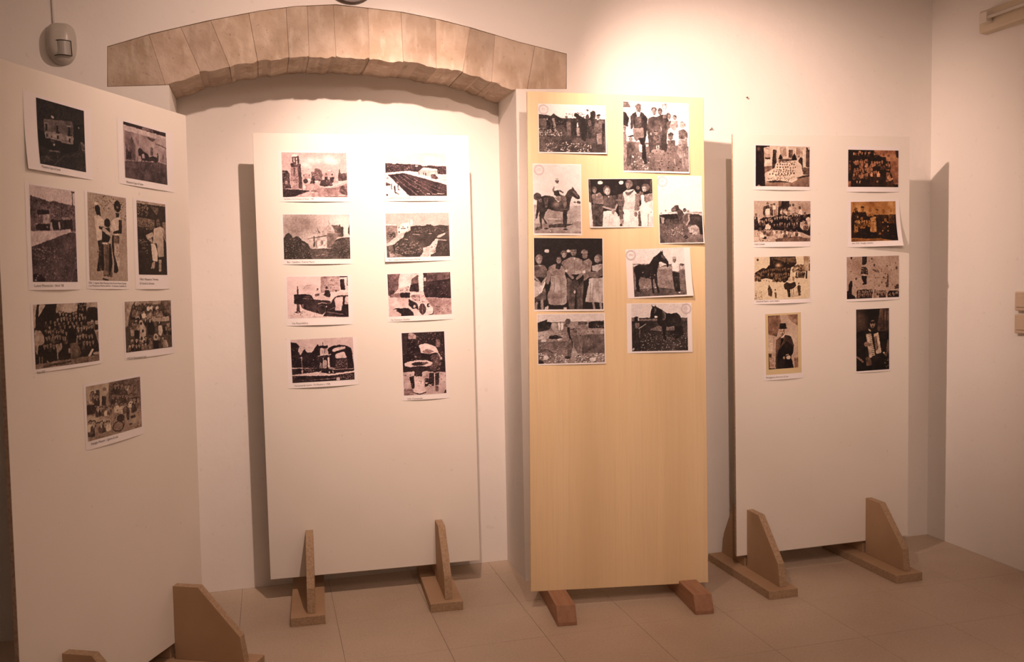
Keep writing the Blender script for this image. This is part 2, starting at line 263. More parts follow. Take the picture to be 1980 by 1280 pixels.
 {'k': '4f', 'p': 4, 'c': [0.7557, 1.3076], 's': [0.3072, 0.2192], 'a': 0.0052, 'r': [-0.1491, -0.0972, 0.1485, 0.107], 'label': 'tan print of a crowd under a balcony on a tall plain facade', 'tone': 'tan', 'lift': (0.004, 0, 0), 'caps': []},
 {'k': '4g', 'p': 4, 'c': [0.2574, 0.9988], 's': [0.215, 0.3217], 'a': 0.0099, 'r': [-0.0816, -0.1088, 0.0789, 0.1475], 'label': 'portrait print of a man in a top hat on a yellowish mount', 'tone': 'sepiaclear', 'lift': (0.004, 0, 0), 'caps': [['Medaglione Antonio di Leo', -0.0962, -0.1501, 0.1182]], 'mount': [-0.0958, -0.1344, 0.0967, 0.156]},
 {'k': '4h', 'p': 4, 'c': [0.7562, 1.002], 's': [0.2049, 0.3135], 'a': 0.0054, 'r': [-0.0963, -0.1478, 0.0921, 0.1554], 'label': 'dark portrait print of a man playing a piano accordion', 'tone': 'dim', 'lift': (0.003, 0, 0), 'caps': []},
]
DRAW = {
 '1a': """B 14
N 5 4
P 40 133 293 733 226 745 575 138 575
P 62 141 485 365 449 458 460 622 470 734 453 745 586 509 610 455 577 151 583
E 75 315 235 29 22
P 8 163 362 203 356 199 466 160 472
P 8 388 345 421 339 418 451 378 457
P 6 633 325 674 318 678 451 622 460
L 60 13 144 354 229 346
L 60 14 605 314 696 306
E 60 405 334 19 8
P 5 371 448 459 445 458 465 371 474
P 5 616 451 720 445 720 463 615 471
P 8 166 511 198 516 197 566 164 566
P 8 383 497 424 496 422 552 382 553
P 15 635 504 677 503 675 570 634 571
P 30 270 525 296 520 295 556 269 555
P 5 13 466 140 505 151 583 401 575 509 600 731 588 766 282 824 252 996 223 1005 516 875 515 814 691 464 780 6 703
E 60 872 301 17 15
E 70 319 653 24 16
E 35 294 606 47 15
P 40 882 514 1012 547 1008 701 929 675
L 10 15 930 622 1017 615
L 8 15 944 662 1009 669
L 45 18 197 766 437 748
P 25 13 885 182 838 299 923 23 978
L 32 11 284 976 532 791
L 28 7 531 832 813 722
S 20 60 10 18 731 1002 665 995 974 10 990""",
 '1b': """B 70
P 62 350 165 1004 151 998 576 309 657
P 48 22 146 350 155 309 657 27 679
P 78 -2 57 1006 76 1004 151 9 154
P 7 -10 -6 1007 6 1006 78 -12 56
P 45 419 9 686 9 685 61 418 60
P 28 107 382 175 238 253 377 244 657 103 667
P 22 35 475 97 485 103 667 34 668
P 8 84 507 159 515 155 639 85 640
P 25 527 163 737 178 681 230 586 226
L 35 17 735 263 875 271 1002 303
P 35 611 337 665 349 661 498 593 498
P 30 15 691 309 657 798 595 1012 607 1006 1007 3 1000
P 24 10 804 1009 773 1006 1007 3 1000
E 25 773 448 17 22
P 25 752 473 801 465 799 541 750 538
P 10 316 428 382 407 433 450 539 485 565 545 661 498 800 519 791 574 728 627 645 596 549 621 469 623 376 616 365 544 319 562
P 65 392 509 446 490 470 570 403 591
O 18 13 420 714 60 101
O 20 11 554 706 55 64
L 15 14 784 608 781 727
L 20 11 659 616 643 693
L 25 17 914 437 905 525
P 18 982 469 1007 465 1004 663 982 644
S 40 24 15 26 720 997 620 991 975 16 988""",
 '1c': """B 86
P 32 12 107 281 135 428 150 503 134 710 150 1020 163 1008 447 -12 474
N 6 3 12 107 1020 163 1008 447 -12 474
P 20 919 9 997 9 996 28 918 29
L 20 19 934 8 937 166
P 45 129 241 369 201 433 221 420 454 134 452
P 8 138 250 404 235 402 284 144 302
P 70 262 298 402 284 396 383 257 387
P 8 101 396 415 387 411 458 116 457
E 70 129 392 26 7
E 60 348 420 22 7
E 70 197 313 18 9
S 55 30 22 444 194 632 187 627 295 438 301
L 12 23 689 184 682 329
P 8 427 337 606 340 877 304 921 413 449 444
P 70 415 373 453 363 477 448 411 454
P 65 595 359 633 357 649 429 611 431
P 55 684 297 877 295 876 323 683 324
P 10 876 313 925 312 920 440 871 442
E 55 907 290 27 15
P 80 6 478 524 451 872 423 870 451 444 543 -5 637
P 28 -5 637 444 543 870 451 1008 457 1010 1006 -29 1006
S 45 50 25 31 650 535 605 526 788 41 775
P 5 4 920 161 910 242 965 230 1006 -11 1006
L 42 12 827 1001 976 765
N 8 3
S 22 60 29 27 150 1000 172 995 282 22 237
S 38 50 22 22 784 1005 540 987 992 27 992""",
 '1d': """B 66
S 25 70 20 3 11 990 20 980 294 870 296 809 153 379 215 10 207
E 5 239 176 66 42
P 5 183 192 307 188 316 268 203 239
P 92 175 99 278 104 277 133 164 137
P 88 151 259 275 246 398 299 397 366 351 517 206 538
P 10 262 369 397 375 375 413 271 401
E 5 478 326 81 52
P 5 344 404 544 372 551 495 497 553 330 555
L 75 59 375 404 563 466
P 70 521 458 628 408 605 485 541 486
E 6 755 116 92 70
E 40 755 126 31 12
P 8 699 195 808 192 784 260 719 262
P 85 589 304 697 253 828 240 846 374 648 455 575 399
P 6 783 270 871 277 855 432 627 441 639 412 780 395
P 35 627 456 789 453 785 558 624 551
P 85 638 441 778 438 778 458 638 460
P 12 227 538 341 527 328 648 281 890 179 890 244 686
S 45 10 18 226 593 329 592 281 872 179 871
P 40 340 564 539 561 582 928 341 946
S 15 30 21 370 592 538 590 571 928 352 937
P 5 309 574 371 573 363 881 291 881
L 90 29 340 562 476 567
P 8 518 562 560 561 586 778 519 928 466 928
P 80 656 569 774 568 790 778 744 863 663 712
S 25 12 17 656 569 774 568 790 778 682 778
P 6 595 456 638 455 642 683 744 872 678 910 604 900 629 778 580 608
P 30 342 927 571 928 571 952 341 950
L 12 29 320 973 465 993
N 5 3""",
 '1e': """B 12
P 32 447 51 755 69 697 173 545 118
S 35 30 35 22 58 397 53 363 204 14 197
P 42 0 227 590 237 584 338 18 354
S 50 40 25 158 281 588 267 582 368 152 380
S 20 40 25 12 236 589 247 583 358 29 373
P 50 875 258 1007 254 1017 551 939 511 867 391
P 64 -11 -4 1021 -1 1019 36 -13 40
E 35 730 273 84 61
P 12 772 221 851 218 845 310 793 311
P 78 557 359 792 321 922 348 889 472 887 737 690 750 649 558 495 561 553 439
P 72 260 457 529 410 552 459 344 524
P 92 443 562 572 560 668 679 647 811 481 803
P 65 474 481 370 524 495 561
P 62 480 813 570 812 539 903 398 915
P 62 701 780 793 779 770 943 678 953
S 45 20 35 45 511 344 524 309 705 58 719
N 5 3""",
 '1f': """B 8
P 75 -7 -3 56 0 28 166 19 388 -19 274
P 75 86 -3 181 11 143 79 69 206
P 72 347 -5 663 -11 658 138 560 162 327 147
P 70 812 -10 1013 -1 1009 128 963 84 829 87 806 157
S 60 16 14 663 -6 802 0 786 156 688 130
P 62 10 388 95 414 139 504 139 609 51 636 36 785 -3 704
C 8 363 174 765 185 22 23 48 8 1
C 10 324 234 813 249 22 23 42 6 2
C 9 135 286 750 335 21 23 36 5 3
C 8 193 367 778 388 23 25 38 5 4
P 45 811 320 934 309 933 495 825 484
E 60 898 316 26 21
P 55 929 474 1024 462 1010 859 975 645
P 72 945 310 1013 315 1011 377 943 371
P 52 306 570 385 559 397 708 348 780 298 764
P 60 375 578 402 581 396 728 373 725
E 4 543 497 72 99
P 38 522 654 629 646 693 796 659 893 523 894
P 55 491 720 520 723 516 813 492 809
S 40 16 12 620 625 799 646 792 830 634 788
P 80 789 912 876 779 907 793 830 912
P 60 895 844 1011 838 1009 890 894 875
P 45 -12 920 437 901 1015 891 1011 996 433 990 -8 1005
P 24 116 949 531 925 530 955 114 988
L 60 11 326 767 325 885
L 50 12 95 822 93 908
L 55 12 61 808 60 922
L 60 14 163 880 184 912
N 5 3
C 9 147 419 492 452 23 25 40 8 11
C 8 160 516 470 529 25 27 38 10 12
C 6 647 427 910 410 27 28 42 12 13
C 6 623 545 905 554 27 28 40 14 14
C 4 112 624 289 655 26 28 34 8 15
C 4 718 657 922 660 28 28 38 10 16""",
 '1g': """B 26
P 66 -14 1 210 5 143 84 95 246 43 488 -18 500
P 60 210 5 782 -3 754 84 207 79
P 45 757 1 1013 -3 998 330 895 230 816 55
C 9 153 101 704 109 25 25 30 50 1
C 7 104 268 649 286 27 27 45 25 2
C 6 163 377 763 419 30 29 55 22 3
P 70 552 365 941 336 949 439 573 421
P 5 457 441 572 443 615 535 607 710 447 677
P 82 693 512 771 510 790 646 749 741 691 699
P 10 796 512 870 521 862 700 799 714
P 75 280 400 347 386 377 464 429 556 397 787 303 911 274 811 296 540
E 15 322 447 27 37
E 15 355 600 24 32
E 15 326 745 22 32
P 62 99 515 179 504 171 691 103 681
P 5 188 547 274 558 265 757 180 744
P 60 884 477 959 486 942 586 879 578
C 8 64 757 846 777 31 31 50 14 5
C 7 38 876 507 880 31 31 55 30 6
P 45 486 812 555 822 560 976 456 979
P 62 794 836 868 825 912 979 775 979
O 70 21 629 746 41 55
P 5 579 804 673 818 689 998 571 988
P 5 3 973 502 987 1001 982 999 1016 -8 1001
N 6 3
C 6 149 199 399 210 27 27 40 40 11
C 5 489 228 895 230 30 28 42 36 12
C 4 139 437 278 453 30 29 45 24 13
C 3 854 587 980 579 37 34 40 20 14""",
 '1h': """B 55
P 72 1 -11 394 -27 397 137 223 410 8 257
P 40 405 -30 1007 -11 1008 260 1019 628 447 519 375 333
C 7 492 68 921 177 34 35 38 24 1
C 6 437 254 926 359 36 37 35 24 2
C 5 474 431 897 497 39 40 42 35 3
P 15 430 158 742 215 737 310 427 228
E 42 316 105 31 35
P 12 267 221 346 242 325 414 258 396
P 25 162 88 228 106 232 247 214 360 187 235 169 160
P 10 3 337 136 350 164 453 126 525 -7 511
P 60 201 392 314 423 263 516 194 520
P 68 2 537 214 573 415 703 386 815 234 843 -14 818
P 45 230 710 397 819 291 848 235 820
P 18 -14 818 130 873 114 941 -20 912
P 52 -9 927 542 984 1014 949 1012 987 -3 1007
P 62 671 752 1009 749 1014 937 688 904
O 40 16 551 790 99 157
E 12 589 716 76 78
E 45 536 859 93 73
O 12 12 536 859 99 91
P 18 705 518 763 558 752 800 705 786
E 15 827 747 54 30
E 20 773 879 36 22
P 65 419 607 466 597 436 733
S 22 60 13 2 349 1018 505 1001 971 -9 915
N 6 3
C 5 165 441 414 486 33 35 44 40 11
C 4 58 154 189 200 33 34 44 30 12
C 6 17 660 389 756 38 40 52 60 13
C 3 757 411 972 432 35 36 45 40 14
S 30 40 18 393 -16 999 17 989 620 378 500""",
 '2a': """B 72
Q 95 444 173 81 64
Q 95 557 183 44 55
Q 99 707 156 94 91
Q 92 788 202 82 64
Q 95 362 273 87 73
P 18 -7 407 80 398 116 480 108 571 135 807 -14 806
S 45 20 9 6 407 111 407 129 798 5 797
P 60 32 643 76 625 81 698 44 706
P 58 134 326 249 327 246 818 140 835 127 571
N 9 4 134 326 249 327 246 818 140 835 127 571
P 20 247 236 287 254 303 809 247 808
P 25 133 235 269 245 267 327 134 326
P 30 154 91 247 82 244 245 163 245
P 22 241 55 265 100 269 245 241 245
P 96 154 72 179 36 241 46 247 82 154 95
P 85 184 118 197 118 198 218 186 217
E 92 227 145 9 27
E 92 227 209 9 20
E 92 228 254 12 13
P 28 168 335 205 336 197 444 189 535 174 535 173 390
L 40 6 297 413 334 414
E 45 405 378 7 13
P 62 321 482 440 464 437 628 318 627
P 25 327 491 339 491 339 527 326 527
P 22 402 482 420 482 420 528 401 519
P 30 447 419 496 428 498 346 560 356 597 392 614 484 612 630 443 646
P 66 614 475 735 384 828 449 859 486 856 669 624 666
P 28 859 486 887 349 897 458 1011 441 1009 615 857 632
E 95 722 398 25 13
P 15 410 737 451 519 489 519 505 629 491 738
E 18 355 637 37 55
P 60 298 718 511 684 572 757 729 768 1015 615 1009 1000 175 999 420 856 296 836
P 48 421 847 634 794 823 778 1014 670 1009 1000 568 995
P 18 587 611 732 594 780 741 635 758 566 730
P 15 645 539 695 530 687 667 649 667
P 15 726 539 802 540 781 668 730 667
E 15 671 484 11 27
E 15 765 485 14 23
E 92 406 601 19 23
E 92 524 638 28 16
L 88 8 572 762 697 777 792 741 1002 615
P 85 310 718 348 718 352 837 308 836
P 10 -2 806 134 825 308 836 420 851 181 981 -5 1006
P 70 175 999 420 865 545 885 524 999
P 25 873 788 925 715 974 807 1010 945 922 935 866 879
L 92 5 651 945 694 960
L 92 5 738 960 820 952
L 95 8 852 953 959 954
N 4 3
S 34 40 10 5 425 111 426 129 807 5 788
S 45 18 7 426 537 488 538 498 720 423 728
S 40 20 8 638 557 789 558 780 723 623 739
S 60 30 9 440 446 609 447 606 630 443 628
S 88 22 9 627 484 853 449 850 650 630 648
S 35 40 12 446 811 988 725 985 927 569 931
L 30 4 126 625 250 627
L 38 2 141 444 241 445
L 38 2 136 716 248 717
S 30 24 9 143 371 248 372 247 799 141 807""",
 '2b': """B 88
Q 78 686 45 189 104
Q 98 254 51 92 66
Q 98 738 140 94 66
P 15 -10 241 81 242 153 266 179 238 232 258 350 259 549 271 616 309 737 282 817 302 1020 305 1017 504 547 459 282 455 -13 497
S 45 16 7 126 284 258 286 257 342 126 340
E 95 509 303 23 11
P 96 -13 488 27 460 362 414 747 538 1014 713 1014 741 612 582 308 474 59 507 -13 525
P 90 362 414 855 502 1017 495 1014 722 740 585
P 72 575 384 622 328 843 369 855 502 747 538 680 536 527 496 534 440
P 92 588 375 615 347 836 378 843 407 588 403
P 20 614 451 627 451 627 517 613 516
P 20 644 460 664 461 663 531 643 526
P 35 537 440 551 440 550 497 537 496
P 12 33 507 309 469 612 582 1014 741 1010 1025 375 1008
P 97 -13 525 59 535 382 1008 -17 1007
L 45 6 130 527 266 707 521 993
L 45 6 216 519 379 709 582 892 661 997
L 45 6 282 511 478 683 755 924
L 42 5 361 512 545 666 930 928
L 30 5 453 551 678 687 1005 883
P 30 741 490 808 491 867 587 820 614 740 585
P 85 874 596 936 522 1017 504 1015 684
P 15 128 769 145 742 160 807 153 900 211 948 205 966 140 928
P 20 80 703 96 703 101 824 118 843 82 838
P 20 181 733 207 734 200 827 239 856 193 854
E 40 195 677 20 19
P 25 -8 673 76 712 76 759 -9 757
P 10 -1 952 29 953 31 999 5 998
E 55 32 581 20 28
L 80 8 662 936 715 951
L 75 8 742 943 822 954
L 80 8 842 940 950 948
N 3 3
S 36 60 9 9 264 549 289 535 402 13 469
S 36 24 9 864 322 999 333 997 494 862 464
S 24 40 17 150 546 987 750 984 977 409 962""",
 '2c': """B 72
Q 48 278 196 214 210
Q 50 172 303 153 228
Q 95 863 137 203 184
Q 95 966 341 92 227
P 66 573 404 599 332 663 260 689 187 712 243 764 336 774 409
P 30 716 234 859 247 864 274 901 275 899 503 771 500 764 336
P 20 864 274 901 275 899 503 866 412
L 45 7 676 132 683 187 700 224
P 25 836 219 854 219 853 256 834 255
P 62 419 455 497 284 554 413
P 38 494 279 560 413 530 412
P 72 357 490 640 406 652 424 642 759 357 752
P 42 649 415 872 412 788 546 709 752 645 750
P 30 356 535 448 510 644 461 644 488 454 529 362 549
P 25 446 474 464 474 467 728 443 727
P 45 556 576 589 577 587 677 553 676
P 45 477 584 501 575 491 728 473 728
P 90 516 711 631 705 636 759 514 760
L 42 5 278 324 275 560
P 12 -9 544 35 445 78 401 120 448 143 530 180 485 229 487 276 579 360 635 405 780 459 1023 -17 1011
S 40 40 7 15 545 143 530 276 579 405 780 448 996 7 993
S 70 12 7 59 446 241 487 227 577 75 573
P 22 357 752 660 759 735 680 788 555 886 521 1021 506 1002 1009 435 1013
S 55 70 7 738 590 995 542 991 982 473 969
L 88 6 411 762 733 752
P 18 995 213 1019 223 1016 488 969 432 966 341
L 75 6 474 925 626 884
N 5 3
S 32 90 13 9 554 143 521 276 597 392 798 448 987 14 985
S 42 110 11 744 590 1002 542 992 974 485 961
S 50 20 7 471 583 642 533 636 750 466 746
S 36 30 10 657 461 791 464 721 734 654 741
L 78 4 363 490 646 411
L 30 4 671 388 891 385""",
 '2d': """B 74
P 45 -10 269 175 275 180 496 13 691 -16 598
P 85 -10 241 166 247 172 275 -10 278
P 15 43 463 138 421 148 550 47 537
S 70 14 8 25 398 151 403 135 568 28 563
P 97 184 294 223 277 236 222 370 218 387 283 380 347 289 436 187 478
P 92 390 135 422 136 419 284 387 283
P 25 234 337 310 335 313 363 234 360
E 20 204 424 11 23
E 25 269 308 9 15
E 25 203 322 6 28
E 30 342 327 9 28
P 78 0 736 289 464 294 538 198 589 107 704
P 14 107 713 210 589 274 546 289 445 385 394 387 301 489 286 624 291 644 255 702 266 765 306 844 271 895 282 1006 305 1011 1034 -12 1010 -7 745
P 80 494 1017 580 883 563 789 679 748 773 594 824 587 768 817 760 910 682 952 680 1017
P 75 793 567 826 494 937 461 917 507 838 560
L 85 9 824 610 954 628
L 75 8 415 478 536 496
L 70 8 286 588 337 595
E 75 694 470 26 9
S 42 34 9 302 427 712 369 708 573 299 556
P 30 -7 745 101 713 110 870 316 999 -12 1001
E 60 84 942 38 41
L 60 10 50 876 54 986
L 60 5 136 825 193 832
L 30 7 987 267 992 1005
N 4 3
S 34 110 15 133 660 515 621 560 937 141 917
S 32 80 11 470 323 986 323 983 435 352 466
S 40 40 10 771 650 992 659 986 977 733 946
S 60 20 9 563 771 756 761 675 980 546 983
S 26 30 9 8 297 178 303 168 477 10 544""",
 '2e': """B 90
P 62 552 9 861 -5 858 360 545 407
Q 74 743 204 95 138
L 50 5 549 18 545 407
E 45 625 32 27 24
P 92 854 63 1006 22 1003 390 872 351
P 12 858 -15 992 -18 992 31 858 29
P 8 864 74 936 63 951 337 872 336
P 40 978 1 999 2 997 240 980 239
Q 70 343 266 98 77
L 40 5 264 309 305 225 403 212
E 35 494 305 17 29
L 50 8 467 343 526 357
E 20 641 276 20 34
P 10 607 333 681 328 706 439 692 517 611 491 558 447 605 421
P 12 197 420 353 422 398 465 429 555 670 585 711 618 668 765 570 927 278 799 221 734
P 80 210 402 341 382 539 377 604 471 705 528 691 567 436 546 392 445
P 35 445 429 525 406 517 464 464 489
P 20 267 464 365 452 403 534 266 523
L 60 13 494 660 554 635 649 658
O 30 7 552 795 61 100
E 70 631 732 10 16
P 25 161 226 180 227 198 860 146 855
P 8 107 423 262 425 255 669 107 665
P 12 569 968 710 638 760 512 829 468 1010 461 1006 1013
P 80 759 562 801 516 905 493 904 554 896 756 874 845 770 825 785 725
P 75 947 497 1010 491 1008 684 931 688
P 85 760 482 830 378 1010 391 1010 461 829 468
P 6 889 704 1008 715 1007 909 874 845
L 50 8 632 863 908 931
L 45 8 694 798 771 754
E 20 166 852 59 18
P 84 -10 908 569 963 1014 1003 1013 1138 -14 1026
L 30 5 728 331 837 339
E 20 796 361 14 20
S 52 30 12 565 48 847 44 844 349 559 369
L 40 4 557 115 853 103
L 40 4 555 212 852 211
S 30 20 9 258 581 636 632 564 886 279 779
L 55 5 246 531 416 549
L 60 5 662 674 760 522
E 45 248 697 17 49
S 80 14 13 225 823 529 903 529 943 16 891""",
 '2f': """B 80
P 88 205 -5 564 -9 556 288 171 335
P 32 -10 8 205 -5 177 116 164 353 111 444 27 523 -22 471
S 50 34 8 9 28 179 40 152 333 13 341
P 15 31 381 106 387 85 480 27 532
P 30 374 140 486 34 481 436 353 426
P 15 357 273 490 226 484 446 334 424
P 92 489 34 563 30 552 432 488 417
P 12 567 -4 1015 -7 998 624 587 579 559 442
P 28 622 14 988 11 984 156 623 207
P 80 574 107 606 109 604 196 572 193
S 8 18 9 622 14 988 11 984 156 623 207
P 12 187 441 346 444 343 578 190 565
P 40 47 477 187 450 190 565 26 546
S 15 14 11 170 363 337 300 334 424 182 412
P 78 -5 548 317 576 344 1009 -11 1003
P 58 587 589 1005 629 1005 1013 706 1004 673 779
P 5 63 839 114 796 311 814 385 926 395 1023 185 1003 193 946 137 884
E 80 100 847 28 17
P 85 345 502 372 456 552 466 586 618 591 705 468 704 342 607
P 60 364 503 499 495 504 572 368 580
P 35 364 513 422 508 420 556 363 551
P 10 317 595 455 712 493 984 387 850 313 747
P 90 584 723 692 810 701 946 615 1005 537 1008
P 85 374 839 432 825 512 996 408 1015
E 20 529 843 61 134
O 92 8 529 848 61 144
L 60 4 532 719 531 988
E 10 628 766 29 43
E 85 641 767 14 23
E 80 405 780 19 33
L 10 13 615 996 694 974 702 917
N 3 3
S 22 60 12 571 213 995 244 986 593 588 570
L 6 6 591 445 996 478
L 34 6 617 197 984 147
S 5 12 14 635 237 976 224 972 379 632 371
S 60 30 12 357 522 576 521 571 693 367 637
L 92 5 451 856 512 977
S 66 18 16 612 620 991 652 982 982 707 966""",
 '2g': """B 80
P 6 -21 52 86 77 136 144 113 273 149 369 217 224 253 310 337 306 425 125 462 202 452 690 -20 639
P 6 577 265 637 194 767 165 903 201 967 271 1001 756 602 682 606 436
P 80 652 270 733 228 863 218 869 265 797 288 667 327
P 80 698 376 849 329 886 482 703 480
P 15 703 489 893 483 896 721 700 707
S 50 16 10 703 499 893 492 896 721 700 707
P 8 450 164 592 173 591 238 455 229
L 8 10 513 93 514 177
P 70 487 241 578 237 575 368 484 362
L 12 10 539 244 536 356
P 15 419 405 633 381 613 436 437 444
L 70 8 425 410 471 389
L 75 9 588 397 633 381
P 8 444 444 606 436 602 701 432 689
L 88 8 454 558 452 690
L 85 8 480 578 478 692
P 75 508 505 559 508 556 697 497 693
P 82 574 443 606 445 602 691 576 689
L 85 8 502 457 504 675
L 15 4 524 506 520 685
L 15 4 540 507 537 687
P 10 -21 658 1008 728 1006 1007 -19 1015
S 70 20 8 109 639 368 647 359 760 242 752
P 82 -6 811 398 772 593 833 1008 786 1007 824 592 872 6 831
L 85 9 241 795 391 777
P 8 361 684 686 716 686 763 366 732
L 80 9 582 709 686 725
L 90 12 430 774 463 772
L 88 12 594 776 599 815
L 85 12 653 761 655 809
L 60 8 163 426 163 775
E 70 160 425 12 21
P 60 152 708 178 710 176 804 156 803
E 70 488 812 7 11
S 50 24 11 763 865 987 832 986 976 774 971
P 75 703 918 756 912 754 989 702 985
L 60 5 276 955 683 936
L 35 4 35 957 224 942
L 70 7 660 733 988 736
S 20 60 11 9 100 449 220 439 652 -7 631
S 30 30 8 25 842 697 870 696 956 29 937
L 80 3 464 729 461 863
S 60 24 9 703 518 886 511 890 701 700 698""",
 '2h': """B 12
S 28 55 16 12 10 995 13 1004 508 28 553
P 60 163 7 222 0 339 41 335 100 150 97
P 40 786 123 893 128 885 255 778 241
P 72 -3 624 274 619 255 700 459 628 981 654 1026 1016 -16 1013
P 10 292 547 451 555 441 710 282 702
P 22 636 372 851 364 895 521 847 648 725 660 623 582
N 8 3 636 372 851 364 895 521 847 648 725 660 623 582
P 88 381 206 542 177 673 210 778 241 841 317 839 349 759 332 637 354 439 327 417 262
P 50 481 301 589 270 747 313 637 354 466 323
L 70 30 826 335 876 392 900 439
E 72 894 430 30 22
L 50 13 399 130 369 187
P 6 425 335 691 356 682 493 417 453
P 6 124 96 382 188 401 298 362 496 205 461 102 429
P 55 276 383 305 348 328 404
O 86 40 368 501 252 45
E 12 364 560 212 23
E 30 521 495 80 18
P 70 473 629 593 626 586 726 466 729
P 8 136 703 256 682 256 892 189 897
P 12 604 654 725 660 711 870 578 863
P 15 738 670 846 657 820 858 739 853
P 35 739 853 819 876 800 958 732 963
P 8 492 740 592 736 578 863 496 877
E 85 534 815 33 11
E 85 619 847 40 11
P 20 963 939 1018 933 1014 997 933 993
P 40 5 896 216 899 234 1018 -3 1005
P 84 273 728 322 699 428 704 472 739 468 903 256 892
E 86 373 925 153 46
L 10 21 225 954 369 989 518 961
L 35 11 356 778 416 781 406 827
L 80 16 730 678 732 752
N 4 3
S 36 40 21 662 382 903 393 887 650 674 621
S 40 30 18 12 10 994 22 997 196 489 174
S 60 40 18 22 634 994 673 987 986 12 979
S 20 30 24 136 105 381 197 363 478 128 431""",
 '3a': """B 96
P 18 -4 199 117 213 184 230 218 171 264 226 351 280 553 263 1008 273 1009 1017 -7 1010
P 26 4 675 1012 683 1009 1017 -1 1009
P 35 8 293 109 290 113 518 6 503
S 82 70 12 6 484 348 547 347 661 4 656
S 82 50 15 345 776 782 835 780 1007 26 999 109 823
S 60 35 9 10 722 346 709 344 948 20 961
P 8 190 229 218 171 264 217 364 308 376 412 269 426 240 570 187 553
P 10 116 289 177 268 180 515 120 518
P 45 197 286 237 266 260 569 240 580 215 438
E 70 126 298 11 23
S 55 18 12 393 155 688 134 687 248 392 212
E 40 412 249 20 33
P 35 411 354 471 332 475 637 414 649
P 12 378 298 418 306 408 563 376 469
P 10 479 275 566 291 549 634 481 646
P 6 520 207 560 148 653 240 733 294 725 513 695 771 635 717 611 422 572 348 566 253
P 55 557 462 604 460 609 641 569 652
P 92 572 367 588 366 584 452 564 453
E 35 732 90 19 23
P 25 701 209 741 160 760 283 707 295
P 10 768 131 816 96 846 109 855 194 840 337 805 472 776 701 743 703 726 342 774 216
P 28 733 313 780 282 793 415 752 436
E 45 888 221 27 43
P 15 862 175 929 172 935 210 868 208
P 30 847 356 908 258 975 294 1006 540 899 563 818 604
P 42 865 584 939 562 950 809 869 822
P 8 947 371 1008 350 1006 559 952 561
P 10 939 581 979 579 964 808 943 809
L 85 9 874 298 908 258
P 12 896 811 930 810 929 886 902 887
N 6 3
S 14 30 12 109 290 821 262 791 625 120 537
S 45 18 9 116 308 378 298 267 569 120 518""",
 '3b': """B 97
P 38 -10 1 76 1 116 82 -11 87
P 82 -11 96 189 131 124 212 -11 148
P 12 -11 148 43 155 88 240 77 371 -13 339
P 42 -15 566 1022 626 1022 1015 -10 1014
S 15 70 18 -8 724 993 699 1003 1001 -1 1005
S 85 30 17 157 702 435 730 377 981 26 987
S 30 30 15 379 732 993 717 993 988 377 998
P 15 134 177 198 140 290 145 372 229 362 432 324 609 359 892 313 902 278 558 160 386
P 92 198 148 262 146 243 243 216 244
P 28 179 219 280 206 288 355 187 376
P 20 106 213 152 176 150 386 114 405
P 45 146 386 307 372 315 504 213 560 195 578 159 509
E 42 235 95 41 52
P 40 176 62 226 21 272 41 272 76 180 84
P 8 223 524 324 512 342 697 359 892 285 823 268 611
P 22 512 206 568 178 652 166 708 279 660 707 566 727 586 372
E 35 563 116 37 40
E 45 563 143 33 35
P 40 605 176 662 165 661 227 605 229
P 24 382 229 456 200 549 214 586 425 566 727 397 731 362 379
E 25 470 103 42 35
E 55 470 129 33 48
E 70 422 456 15 18
P 30 661 280 737 251 698 421 661 458
E 32 690 182 38 42
E 55 704 199 24 35
P 62 737 260 831 248 841 345 774 401 708 341
E 62 784 205 34 37
P 25 751 180 784 165 817 186 812 213 775 188
L 88 13 699 368 675 457 668 591
L 82 21 755 393 793 463
P 28 860 273 907 258 955 297 955 341 926 289
E 68 903 316 43 45
P 38 841 399 926 369 984 412 984 502 850 532
P 55 850 532 974 502 993 798 869 801 812 721
L 42 6 907 540 916 791
L 42 6 945 539 955 790
L 60 25 897 809 916 944
L 60 23 964 808 974 952
L 68 19 859 523 926 530 964 493
E 48 722 492 38 43
P 20 680 457 727 420 774 454 755 473 689 475
P 36 670 546 793 534 793 632 688 662
P 45 670 627 783 624 773 812 716 813 679 725
L 58 21 773 812 787 892
P 34 445 500 557 461 566 585 454 615
E 58 497 436 30 34
P 15 464 411 530 409 520 427 473 428
L 75 19 505 622 510 693
L 75 19 538 621 538 692
E 55 524 711 103 36
L 45 9 435 748 433 953
L 45 9 608 744 612 932
L 50 9 462 783 603 789
L 55 9 462 845 603 842
E 55 113 545 31 39
P 12 58 512 141 474 168 499 85 519
P 28 57 599 167 587 193 763 56 784
P 26 56 784 129 773 100 932 54 933
E 48 23 382 25 44
P 45 -14 444 41 425 57 617 -7 653
P 55 -7 618 48 634 56 775 18 916 -9 829
P 62 100 915 114 950 91 955
P 55 597 18 667 11 667 95 601 88
P 80 606 40 653 38 652 86 610 84
P 85 231 621 278 611 286 734 240 717
P 80 342 618 379 612 379 643 342 653
N 4 3
S 20 20 15 419 236 586 230 585 709 416 713
S 34 16 13 679 546 793 543 783 794 688 796
S 62 14 11 859 559 984 555 984 789 869 792
L 14 6 465 252 473 428
L 12 6 271 224 288 364""",
